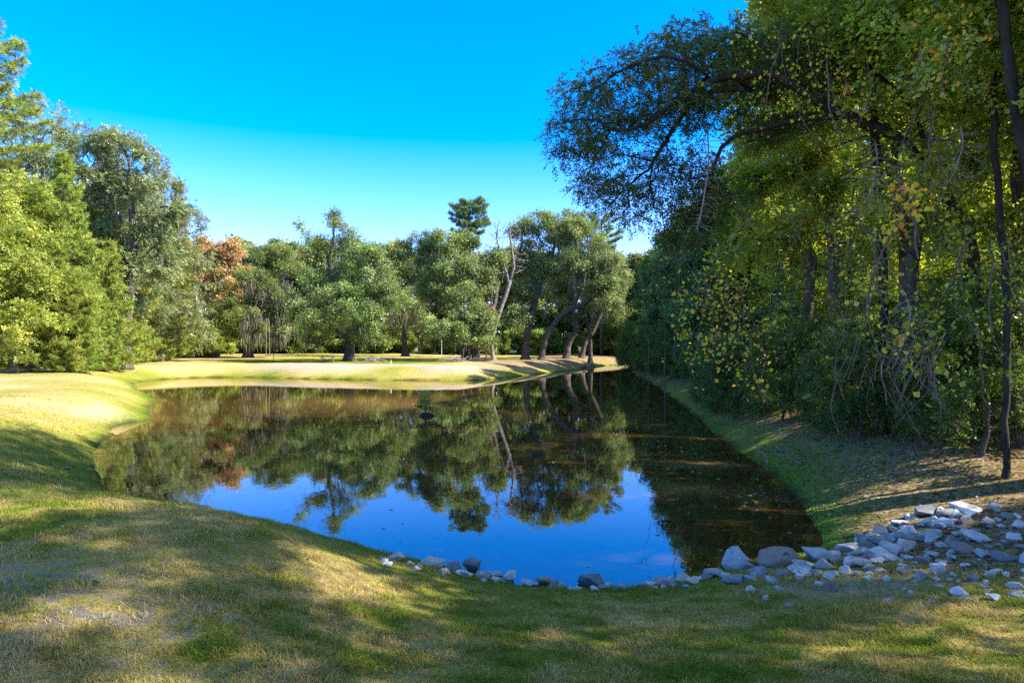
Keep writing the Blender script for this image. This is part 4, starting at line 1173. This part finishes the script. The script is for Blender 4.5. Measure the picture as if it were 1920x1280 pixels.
for px, py, w in [(1548, 1062, 34), (1575, 1050, 34), (1598, 1056, 30), (1608, 1040, 38), (1630, 1027, 38), (1655, 1020, 42), (1664, 1008, 28), (1690, 983, 30), (1676, 994, 24), (1711, 970, 24),
                  (1746, 979, 40), (1726, 986, 26), (1742, 961, 44), (1781, 966, 40), (1762, 958, 28), (1852, 979, 32), (1870, 953, 28), (1790, 1013, 28), (1800, 1032, 50), (1768, 1022, 22),
                  (1845, 1041, 34), (1592, 1072, 30), (1620, 1058, 34), (1640, 1046, 36), (1700, 1026, 46), (1680, 1034, 44), (1660, 1044, 50), (1720, 1012, 40), (1705, 998, 34), (1735, 1004, 26), (1732, 1050, 26), (1752, 1040, 22),
                  (1700, 1072, 28), (1730, 1082, 32), (1770, 1072, 42), (1785, 1080, 24), (1830, 1086, 26), (1860, 1079, 22), (1905, 1099, 34), (1866, 1122, 26), (1915, 1122, 34), (1802, 1112, 32),
                  (1768, 1055, 20), (1885, 1018, 24), (1905, 1008, 30), (1915, 985, 30), (1890, 968, 22), (1935, 1050, 40), (1950, 1010, 36), (1945, 1085, 34), (1846, 1100, 18), (1850, 1112, 14), (1812, 1060, 16),
                  (1650, 1072, 18), (1668, 1086, 22), (1630, 1084, 16), (1560, 1078, 26), (1530, 1074, 24), (1500, 1086, 20), (1410, 1106, 22), (1462, 1104, 18), (1780, 985, 22), (1800, 990, 18), (1757, 998, 20)]:
    rock(px, py, w, ('rough blue-grey' if (px*11) % 4 else 'rough pinkish')+' spillway stone '+('beside the top slab' if py < 990 and px > 1740 else 'on its upper left edge' if py < 1015 and px <= 1740 else 'in the dense middle heap' if px < 1730 and py < 1064 else 'near the flat-topped stone' if py < 1064 else 'scattered along its grassy lower edge'), gB, M_ROCK if (px*11) % 4 else M_ROCKP)
rs = random.Random(51)
for i in range(62):      # the packed ridge running up from the water's corner
    f = rs.random(); px = 1505+f*290+rs.gauss(0, 12); py = 1068-f*98+rs.gauss(8, 13)
    rock(px, py, rs.uniform(18, 36), ('blue-grey' if i % 3 else 'pinkish')+' stone packed into the ridge between the red-brown boulder and the top slab', gB+', packed ridge', M_ROCK if i % 3 else M_ROCKP)
for i in range(34):
    f = rs.random(); px = 715+f*700
    py = float(np.interp(px, [715, 860, 1000, 1105, 1215, 1300, 1420], [1052, 1074, 1096, 1106, 1100, 1088, 1082]))+rs.gauss(1, 3)
    rock(px, py, rs.uniform(12, 26), ('blue-grey' if i % 3 else 'pinkish')+' fist-sized stone filling gaps in the near waterline row', gA+', small fillers', M_ROCK if i % 3 else M_ROCKP)
rs = random.Random(5)
for i in range(200):
    px = rs.uniform(1500, 1950); py = rs.uniform(965, 1130)
    lo = 1090-(px-1520)*0.33
    if py < lo or (px < 1660 and py > 1085): continue
    rock(px, py, rs.uniform(7, 19), 'fist-sized stone lying loose between the bigger spillway stones', gB+', loose small ones', M_ROCK if i % 3 else M_ROCKP)
for px, py, w, lab in [(900, 664+0, 10, None)]:
    pass
for px, py, w, lab in [(125, 878, 13, 'tiny pale stone lying on the shaded left bank'), (283, 676, 14, 'white stone on the sunlit left bank near the pond corner')]:
    rock(px, py, w, lab, None, M_ROCKP)

# ------------------------------------------------------------------ grass blades (uncountable)
rg = np.random.default_rng(5)
def scatter_grass(n, ymin, ymax, power, lmin, lmax, w, mask=None, pad=1.15):
    u = rg.random(n)
    y = (ymin**(1-power)+(ymax**(1-power)-ymin**(1-power))*u)**(1/(1-power))
    x = rg.uniform(-1, 1, n)*y*0.75*pad
    d = sdf(x, y)
    z = height(x, y, d)
    lit = litter_zone(x, y, d)
    clump = fbm(x, y, 1.3, 61, 3)
    keep = (d > 0.06) & (rg.random(n) > lit*0.97) & (rg.random(n) < 0.25+clump*1.3)
    gn_ = fbm(x, y, 0.5, 55, 3)
    gv = np.maximum(sstep(0, 0.6, 1-np.hypot((x+1.9)/2.4, (y-6.2)/1.7))*sstep(.38, .55, gn_+.1), sstep(0, 0.6, 1-np.hypot((x+4.6)/2.4, (y-6.8)/1.3))*sstep(.42, .6, gn_+.1))
    keep &= rg.random(n) > gv*0.75
    x, y, z, d = x[keep], y[keep], z[keep], d[keep]
    n = len(x)
    P = np.stack([x, y, z-0.005], 1)
    L = rg.uniform(lmin, lmax, n)*(0.55+1.1*sstep(.35, .7, fbm(x, y, 3.0, 64, 2)))
    az = rg.uniform(0, 2*np.pi, n); lean = rg.uniform(0.15, 1.5, n)
    dr = np.stack([np.cos(az)*lean, np.sin(az)*lean, np.ones(n)], 1); dr = unit(dr)
    s = np.stack([-np.sin(az), np.cos(az), np.zeros(n)], 1)*w/2*rg.uniform(.7, 1.4, n)[:, None]
    mid = P+dr*L[:, None]*0.55
    end = mid+unit(dr+np.stack([np.cos(az)*.8, np.sin(az)*.8, -np.full(n, .5)], 1))*L[:, None]*0.45
    Vv = np.stack([P-s, P+s, mid+s*0.9, mid-s*0.9, mid-s*.9, mid+s*.9, end+s*0.15, end-s*0.15], 1).reshape(-1, 3)
    Qq = np.arange(n*8).reshape(-1, 4)
    dryv = np.clip(fbm(x, y, 0.22, 41, 4)*1.25-0.12+(fbm(x, y, 2.2, 63, 3)-.5)*1.6+rg.normal(0, .22, n), 0, 1)
    g = np.array((0.15, 0.20, 0.02)); g2 = np.array((0.24, 0.25, 0.03)); t_ = np.array((0.40, 0.28, 0.09)); t2 = np.array((0.48, 0.37, 0.17))
    c = np.where((dryv < .47)[:, None], g, np.where((dryv < .67)[:, None], g2, np.where((dryv < .96)[:, None], t_, t2)))
    c = c*np.exp(rg.normal(0, .22, n))[:, None]
    return Vv, Qq, np.repeat(c, 8, 0)
Vv, Qq, cc = scatter_grass(480000, 4.6, 17, 1.7, 0.03, 0.085, 0.0055)
tag(obj('grass', mesh_np('grass', Vv, Qq, M_GRASS, col=cc)), 'short half dry lawn grass in front of the pond', 'grass', kind='stuff')
Vv, Qq, cc = scatter_grass(150000, 15, 34, 1.5, 0.05, 0.11, 0.012)
tag(obj('grass', mesh_np('grass_far', Vv, Qq, M_GRASS, col=cc)), 'short lawn grass on the left bank of the pond', 'grass', kind='stuff')

# longer grass fringing the water line
n = 60000
tt = rg.random(n); k = rg.integers(0, len(POLY), n)
Pq = POLY[k]*(1-tt[:, None])+np.roll(POLY, -1, 0)[k]*tt[:, None]
nr = np.roll(POLY, -1, 0)[k]-POLY[k]; nr = np.stack([nr[:, 1], -nr[:, 0]], 1); nr /= np.linalg.norm(nr, axis=1, keepdims=True)
cand = Pq+nr*np.abs(rg.normal(0, .16, n))[:, None]
dd = sdf(cand[:, 0], cand[:, 1]); x, y = cand[:, 0], cand[:, 1]
m_ = (dd > 0) & (fbm(x, y, 1.4, 79, 3) > .44) & ((y < 80) | (rg.random(n) < .3)) & ~((x > -2.5) & (y < 14))
x, y = x[m_], y[m_]; n = len(x)
P = np.stack([x, y, height(x, y)-.01], 1); A = np.stack([rg.normal(0, .4, n), rg.normal(0, .4, n), np.ones(n)], 1)
sc_ = np.clip(y/45, .35, 1.3)
Vv, Qq = needle_quads(P, A, .16, .016, rg, 1, .25)
c = palette([(0.10, 0.14, 0.02), (0.16, 0.17, 0.03), (0.22, 0.17, 0.06)], [3, 3, 2], n, rg)/1.3
tag(obj('shore_grass', mesh_np('shore_grass', Vv, Qq, M_GRASS, col=np.repeat(c, 4, 0))), 'longer grass overhanging the water line of the pond', 'grass', kind='stuff')

# moss and low green growth fringing the right shore
n = 90000
tt = rg.random(n); k = rg.integers(0, len(POLY), n)
Pq = POLY[k]*(1-tt[:, None])+np.roll(POLY, -1, 0)[k]*tt[:, None]
nr = np.roll(POLY, -1, 0)[k]-POLY[k]; nr = np.stack([-nr[:, 1], nr[:, 0]], 1); nr /= np.linalg.norm(nr, axis=1, keepdims=True)
off = rg.exponential(0.55, n)
best = None
cand = Pq+nr*off[:, None]
dd = sdf(cand[:, 0], cand[:, 1]); cand2 = Pq-nr*off[:, None]
cand = np.where((dd > 0)[:, None], cand, cand2)
x, y = cand[:, 0], cand[:, 1]
m_ = (x > 4) & (y > 12.6) & (y < 62) & (rg.random(n) < np.clip(30/y, 0, 1)**1.2) & (fbm(x, y, 1.2, 77, 3)+rg.normal(0, .08, n) > .42)
x, y = x[m_], y[m_]; n = len(x)
P = np.stack([x, y, height(x, y)+.01], 1)
Vv, Qq = leaf_quads(P, 0.055, .45, rg, .4)
c = palette([(0.06, 0.12, 0.015), (0.09, 0.16, 0.02), (0.14, 0.17, 0.03)], [2, 3, 1], n, rg)*1.2
tag(obj('shore_moss', mesh_np('shore_moss', Vv, Qq, M_GRASS, col=np.repeat(c, 4, 0))), 'bright green moss and low growth fringing the right shore', 'moss', kind='stuff')

# fallen leaves
def fallen(n, xr, yr, sz, cols, label, name, onwater=False):
    x = rg.uniform(*xr, n); y = yr[0]*(yr[1]/yr[0])**rg.random(n)
    d = sdf(x, y); lit = litter_zone(x, y, d)
    k = (d < -.15) if onwater else ((d > .2) & (rg.random(n) < lit*.9+.012))
    x, y = x[k], y[k]; n = len(x)
    z = np.full(n, 0.006) if onwater else height(x, y)+0.02
    P = np.stack([x, y, z], 1)
    Vv, Qq = leaf_quads(P, sz, .65, rg, 30 if onwater else 1.2)
    if onwater: Vv[:, 2] = 0.008
    c = palette(cols, [3, 2, 2, 1], n, rg)*np.exp(rg.normal(0, .25, n))[:, None]/LEAFGAIN
    tag(obj(name, mesh_np(name, Vv, Qq, M_LEAF, col=np.repeat(c, 4, 0))), label, 'leaves', kind='stuff')
fallen(16000, (3, 24), (9, 48), .085, [(0.14, 0.075, 0.045), (0.26, 0.16, 0.10), (0.08, 0.05, 0.035), (0.50, 0.44, 0.38)], 'brown and pale dead leaves strewn over the right bank', 'fallen_leaves')
fallen(900, (-12, 8), (5, 18), .09, [(0.30, 0.12, 0.06), (0.26, 0.16, 0.10), (0.08, 0.05, 0.035), (0.55, 0.47, 0.40)], 'few dead leaves lying on the near lawn', 'fallen_leaves')
fallen(420, (-22, 14), (12, 75), .10, [(0.40, 0.33, 0.25), (0.30, 0.20, 0.12), (0.2, 0.12, 0.06), (0.6, 0.55, 0.45)], 'dead leaves floating on the still water', 'floating_leaves', True)
def floatpatch(cx, cy, rx, ry, n):
    return np.stack([rg.normal(cx, rx, n), rg.normal(cy, ry, n)], 1)
pts = np.vstack([floatpatch(6.2, 17.5, .8, 1.2, 50), floatpatch(6.5, 24, 1, 2, 60), floatpatch(-10, 40, 5, 5, 90), floatpatch(-6, 52, 6, 5, 60), floatpatch(7, 33, 1.5, 4, 50)])
pts = pts[sdf(pts[:, 0], pts[:, 1]) < -.1]
Vv, Qq = leaf_quads(np.column_stack([pts, np.full(len(pts), .01)]), .14, .6, rg, 30); Vv[:, 2] = .01
c = palette([(0.35, 0.3, 0.24), (0.28, 0.18, 0.1), (0.5, 0.45, 0.38)], [2, 1, 1], len(pts), rg)/LEAFGAIN
tag(obj('floating_leaves', mesh_np('float2', Vv, Qq, M_LEAF, col=np.repeat(c, 4, 0))), 'denser rafts of dead leaves floating near the right shore and mid pond', 'leaves', kind='stuff')

# ------------------------------------------------------------------ small built things
def flat_mat(name, c, rough=.7):
    m, nt, out = new_mat(name)
    tc = nt.nodes.new('ShaderNodeTexCoord')
    n = noise(nt, 9, 4, .6, tc.outputs['Object'])
    p = nt.nodes.new('ShaderNodeBsdfPrincipled'); p.inputs['Roughness'].default_value = rough
    nt.links.new(mixc(nt, n.outputs[0], tuple(v*.7 for v in c), tuple(min(1, v*1.25) for v in c)), p.inputs['Base Color'])
    nt.links.new(p.outputs[0], out.inputs[0])
    return m
M_WOOD = flat_mat('weathered_wood', (0.16, 0.15, 0.12)); M_WHITE = flat_mat('white_post', (0.75, 0.72, 0.66)); M_GREYP = flat_mat('grey_post', (0.42, 0.40, 0.36)); M_METAL = flat_mat('dark_metal', (0.08, 0.08, 0.085), .5)
M_ROPE = flat_mat('rope', (0.35, 0.28, 0.2)); M_REDW = flat_mat('reddish_wood', (0.24, 0.13, 0.10))

def boxes(name, L, mat, parent=None, bev=0.008):
    bm = bmesh.new()
    for (cx, cy, cz, sx, sy, sz, *rot) in L:
        r_ = bmesh.ops.create_cube(bm, size=1)['verts']
        ang = rot[0] if rot else 0; ax = rot[1] if len(rot) > 1 else 'Y'
        from mathutils import Matrix
        for v in r_:
            v.co = Vector((v.co.x*sx, v.co.y*sy, v.co.z*sz))
        bmesh.ops.rotate(bm, verts=r_, cent=(0, 0, 0), matrix=Matrix.Rotation(ang, 3, ax))
        bmesh.ops.translate(bm, verts=r_, vec=(cx, cy, cz))
    bmesh.ops.bevel(bm, geom=list(bm.edges), offset=bev, segments=1, affect='EDGES')
    me = bpy.data.meshes.new(name); bm.to_mesh(me); bm.free(); me.materials.append(mat)
    return obj(name, me, parent)

def table(x, y, rz, label, mat):
    t = empty('picnic_table', (x, y, ground_z(x, y)), rz)
    tag(t, label, 'picnic table')
    boxes('table_top', [(0, -.30+.15*k, .755, 1.9, .135, .04) for k in range(5)], mat, t)
    for s in (-1, 1):
        boxes('bench_seat', [(0, s*.68-.07, .44, 1.9, .13, .04), (0, s*.68+.075, .44, 1.9, .13, .04)], mat, t)
        boxes('leg', [(s*.72, -.36, .365, .09, .05, .80, .42, 'X'), (s*.72, .36, .365, .09, .05, .80, -.42, 'X')], mat, t)
        boxes('cross_beam', [(s*.665, 0, .385, .04, 1.5, .09), (s*.665, 0, .69, .04, .68, .08)], mat, t)
    boxes('brace', [(-.35, 0, .56, .74, .05, .05, .5, 'Y'), (.35, 0, .56, .74, .05, .05, -.5, 'Y')], mat, t)
    return t
table((614-960)/F*88, 88, .05, 'weathered picnic table in the shade left of the largest live oak', M_WOOD)
table((1103-960)/F*104, 104, .3, 'reddish picnic table under the leaning oaks near the pond bend', M_REDW)

def tube_thing(name, pts, r, mat, parent=None, step=.2, k=6, taper=1.0):
    N = path(pts, step); par = np.arange(-1, len(N)-1)
    rad = np.linspace(r, r*taper, len(N))
    Vv, Qq = tube_mesh(N, par, rad, k)
    return obj(name, mesh_np(name, Vv, Qq, mat, smooth=True), parent)

# white marker post on the far bank
x, y = (733-960)/F*79.5, 79.5
boxes('marker_post', [(x, y, ground_z(x, y)+.12, .11, .09, .75), (x, y, ground_z(x, y)+.52, .15, .12, .05)], M_WHITE)
tag(bpy.data.objects['marker_post'], 'short white marker post on the crest of the far bank', 'post')
# tall thin dark pole
x, y = (513-960)/F*90, 90
pz = ground_z(x, y)
pole = empty('lamp_pole', (x, y, pz)); tag(pole, 'thin dark metal pole standing on the lawn right of the mossy oak', 'pole')
tube_thing('pole', [(0, 0, -.1), (0, 0, 1.2), (0, 0, 2.7)], .045, M_METAL, pole)
tube_thing('hook', [(0, 0, 2.66), (.08, 0, 2.9), (.25, 0, 2.95), (.36, 0, 2.8)], .025, M_METAL, pole, .05)
tube_thing('ground_sleeve', [(0, 0, -.05), (0, 0, .22)], .08, M_METAL, pole, .1)
# pale pole in the wood
x, y = (828-960)/F*134, 134
tube_thing('utility_post', [(x, y, ground_z(x, y)-.1), (x, y, 3), (x, y, 5.2)], .08, M_GREYP)
tag(bpy.data.objects['utility_post'], 'pale upright post among the undergrowth behind the middle of the lawn', 'post')
# rope swing on the mossy oak
s = Site(502, 108)
sw = empty('rope_swing', tuple(s.b)); tag(sw, 'small rope swing hanging from the mossy oak above the far lawn', 'swing')
for dx in (-.28, .28):
    tube_thing('rope', [(dx*.6, 0, 6.5), (dx*.9, .05, 3), (dx, .1, .78)], .03, M_ROPE, sw, .5)
boxes('seat', [(0, .1, .74, .75, .24, .05)], M_WOOD, sw)

# brush, bushes and stumps by the shore
def brush(x, y, n, L, label, mat=M_BARK, z=None):
    r = np.random.default_rng(int(abs(x*10)+y))
    nodes = []; par = []
    for i in range(n):
        a = r.uniform(0, 6.28); d = np.array((math.cos(a), math.sin(a), r.uniform(-.1, .55))); c = r.normal(0, L*.3, 3)*np.array((1, .6, .12))+np.array((0, 0, .25))
        ln = L*r.uniform(.4, 1)
        for q_ in range(5):
            nodes.append(c+d*ln*(q_/4-.5)+r.normal(0, .03, 3)); par.append(-1 if q_ == 0 else len(nodes)-2)
    nodes = np.array(nodes); nodes[:, 2] = np.maximum(nodes[:, 2], 0.0)
    Vv, Qq = tube_mesh(nodes, np.array(par), np.full(len(nodes), .022)*r.uniform(.7, 1.8, len(nodes)), 5)
    o = obj('brush_pile', mesh_np('brush_pile', Vv, Qq, mat)); o.location = (x, y, ground_z(x, y) if z is None else z)
    tag(o, label, 'brush pile'); return o
brush((856-960)/F*91, 91, 60, 2.4, 'tangle of fallen sticks at the foot of the low-boughed oak', M_BARKP)
brush((905-960)/F*92, 92, 50, 2.4, 'pile of cut branches between the low-boughed oak and the dead tree', M_BARK)
brush((700-960)/F*90, 90, 40, 2.6, 'scattered broken branches right of the largest live oak', M_BARKP)
brush((1500-960)/F*21, 21, 7, 1.6, 'long thin fallen twigs on the slope of the right bank', M_BARKM)

# plant and root mound standing in the pond
s = Site(798, 37.5)
isl = empty('pond_bush', (s.x, 37.5, 0)); tag(isl, 'small leafy bush on a dark root mound standing in the middle of the pond', 'bush')
bp = build_tree('pond_bush', [([(0, 0, 0), (0, 0, .3), (.02, 0, .7)], None, 0)], [(0, 0, .9, .42, .42, .45), (-.25, 0, .6, .35, .3, .25), (.3, 0, .45, .3, .3, .2)], seed=80, nattr=150, step=.1, infl=1.2, kill=.14,
                nleaf=800, lsize=.11, sig=.1, cols=BRIGHT, wts=[3, 3, 1, 2], base_r=.05, tip=.006)
for nme, me in bp: obj('stem' if nme == 'trunk' else 'foliage', me, isl)
md = rock_mesh(404, 1); md.materials[0] = M_BARKD
mo = obj('root_mound', md, isl); mo.scale = (1.1, .7, .7); mo.location = (0, 0, .02)
# stems standing in the water by the right shore
for px, D, top, lab in [(1247, 50, 600, 'taller of two bare stems standing in the water by the right shore'), (1216, 61, 640, 'shorter of two bare stems standing in the water by the right shore')]:
    x = (px-960)/F*D; zt = H-(top-640)/F*D
    tube_thing('bare_stem', [(x, D, -.3), (x-.03, D, zt*.4), (x+.03, D, zt*.7), (x-.02, D, zt)], .06, M_VINE, None, .3, 6, .5)
    tag(COL.objects[-1], lab, 'stem')
# orange grass clump
s = Site(388, 112)
ng = 2600; a = rg.uniform(0, 6.28, ng); rr_ = rg.uniform(0, 1.5, ng)
P = np.stack([np.cos(a)*rr_*1.3, np.sin(a)*rr_*.6, np.zeros(ng)], 1); A = unit(np.stack([np.cos(a)*.35, np.sin(a)*.35, np.ones(ng)], 1))
Vv, Qq = needle_quads(P, A, 1.1, .05, rg, 1, .15)
o = obj('tall_grass', mesh_np('tall_grass', Vv, Qq, M_GRASS, col=np.repeat(palette([(0.42, 0.27, 0.13), (0.35, 0.25, 0.10), (0.28, 0.24, 0.08)], [2, 2, 1], ng, rg)/LEAFGAIN, 4, 0)))
o.location = tuple(s.b); tag(o, 'clump of tall orange-brown grass at the left corner of the lawn', 'grass clump')

# ------------------------------------------------------------------ vines of the right wood
VG = [(0.13, 0.16, 0.025), (0.20, 0.19, 0.03), (0.09, 0.11, 0.02), (0.30, 0.22, 0.03)]
VY = [(0.38, 0.29, 0.03), (0.42, 0.22, 0.03), (0.22, 0.24, 0.04), (0.45, 0.16, 0.04)]
def vine(px, py0, py1, D, label, cols, nleaf=120, ls=.13, nst=1, spread=.15, r=.012, group=None, seed=0, ddx=0.0, lower=1.0):
    rv = np.random.default_rng(seed+int(px))
    z0 = H-(py0-640)/F*D; z1 = max(H-(py1-640)/F*D, .05); x = (px-960)/F*D
    t = empty('vine', (x, D, z1)); tag(t, label, 'vine', group)
    alln = []
    for q_ in range(nst):
        nodes = []
        n = max(5, int((z0-z1)/.22)); c = np.array((rv.normal(0, spread), rv.normal(0, spread), 0)); w = rv.normal(0, .03, 2)
        sl = rv.normal(0, .10); stop = rv.uniform(.0, .35) if q_ else 0
        for i in range(n+1):
            f = i/n
            if f > 1-stop: break
            if i: c = c+np.array((w[0]+sl*.22, w[1], 0)); w = w*.75+rv.normal(0, .05, 2)
            nodes.append(np.array((c[0]+ddx*f*(1-f)*4, c[1], (z0-z1)*(1-f)*lower)))
        nodes = np.array(nodes); par = np.arange(-1, len(nodes)-1)
        Vv, Qq = tube_mesh(nodes, par, r*rv.uniform(.6, 1.9)*np.linspace(1.3, .6, len(nodes)), 5)
        obj('stem', mesh_np('vine_stem', Vv, Qq, M_VINE, smooth=True), t)
        alln.append(nodes)
    nodes = np.vstack(alln)
    if nleaf:
        k = rv.choice(len(nodes), max(3, len(nodes)//5)); src = rv.choice(k, nleaf)
        P = nodes[src]+rv.normal(0, spread*1.0+.06, (nleaf, 3))
        Vv, Qq = leaf_quads(P, ls, .85, rv, .2, .8)
        c = np.minimum(palette(cols, [3, 2, 2, 1], nleaf, rv)*np.exp(rv.normal(0, .2, nleaf))[:, None], .85)
        obj('leaves', mesh_np('vine_leaves', Vv, Qq, M_BACKLIT, col=np.repeat(c, 4, 0)), t)
    return t
vine(1697, 370, 520, 10.5, 'vine with the brightest orange leaves hanging in the right wood', VY, 150, .09, 3, .07)
vine(1650, 470, 620, 10.8, 'yellow-leaved vine just left of the brightest orange one', VY, 90, .09, 2, .12)
vine(1350, 505, 690, 17, 'drooping cluster of yellow and orange vine leaves over the right shore', VY, 420, .11, 6, .35, .008)
vine(1400, 540, 770, 16, 'long hanging vine with reddish tip leaves low over the right bank', VY, 90, .10, 3, .10)
vine(1265, 600, 700, 24, 'thin vine with sparse yellow leaves nearest the pond arm', VY, 50, .12, 2, .12)
vine(1700, 640, 770, 10.2, 'vine with green and orange leaves low above the forest floor', VG+VY[:0], 80, .11, 3, .16)
vine(1765, 60, 260, 11.5, 'vine carrying golden leaves high in the right wood', VY, 120, .09, 3, .22)
vine(1565, 120, 300, 15, 'orange-tinged vine draped over the arching limb', VY, 220, .09, 4, .4)
vine(1520, 60, 200, 15.5, 'vine of olive and orange leaves climbing the arching limb', VY[:2]+VG[:2], 220, .09, 4, .5)
rs2 = random.Random(17)
for i in range(26):
    px = rs2.uniform(1230, 1930); D = rs2.uniform(12.5, 20) if px > 1450 else rs2.uniform(18, 27)
    y0 = rs2.uniform(150, 450); y1 = y0+rs2.uniform(180, 380)
    vine(px, y0, min(y1, 760), D, 'leafy green vine on the face of the right wood, '+('toward the pond arm' if px < 1450 else 'under the arching limb' if px < 1680 else 'toward the right edge')+(', high up' if y0 < 300 else ', low down'), VG, rs2.randint(40, 160), .10, rs2.randint(1, 3), .14, .010, 'leafy vines of the right wood', i*7)
for i in range(9):
    px = rs2.gauss(1690, 60); D = rs2.uniform(10.3, 13)
    vine(px, rs2.uniform(560, 660), rs2.uniform(760, 830), D, 'bare tangled vine hanging to the forest floor', VG, 0, .1, 3, .22, .007, 'bare vines tangled at the right', i*11, rs2.uniform(-.6, .6))
# dead hanging branch
for px, py, D, rx, ry, n, lab, sd in [(1325, 330, 19, 40, 100, 600, 'pale dead branch with drooping twigs hanging at the front of the right wood', 5), (1700, 620, 10.8, 55, 70, 420, 'grey tangle of dead twigs hanging above the forest floor at the right', 6),
                                  (1800, 290, 13, 60, 60, 420, 'spray of pale bare twigs in the upper right of the wood', 7), (1640, 330, 14, 60, 70, 360, 'thin bare twigs crossing under the arching limb', 8)]:
    s0 = W(px, py-ry, D)
    r_ = np.random.default_rng(sd)
    o = empty('dead_branch', tuple(s0)); tag(o, lab, 'dead branch')
    att = lobe_points([(0, 0, -ry/F*D, rx/F*D, rx/F*D*.6, ry/F*D), (-.3*rx/F*D, 0, -1.8*ry/F*D, rx/F*D*.9, .3, ry/F*D*.4)], n, r_, .0)
    main = path([(0, 0, 0), (.05, 0, -.7*ry/F*D), (-.1, 0, -1.5*ry/F*D), (-.45*rx/F*D, 0, -2.0*ry/F*D)], .1)
    N_, P_ = colonize(att, list(main), list(np.arange(-1, len(main)-1)), .08, 1.0, .11, 70, .22, r_)
    R_, _c = pipe(P_, .006)
    R_ = np.minimum(R_*.8, .022 if px == 1325 else .014)
    Vv, Qq = tube_mesh(N_, P_, R_, 5)
    obj('twigs', mesh_np('dead_twigs', Vv, Qq, M_BARKP if px == 1325 else M_BARKM, smooth=True), o)
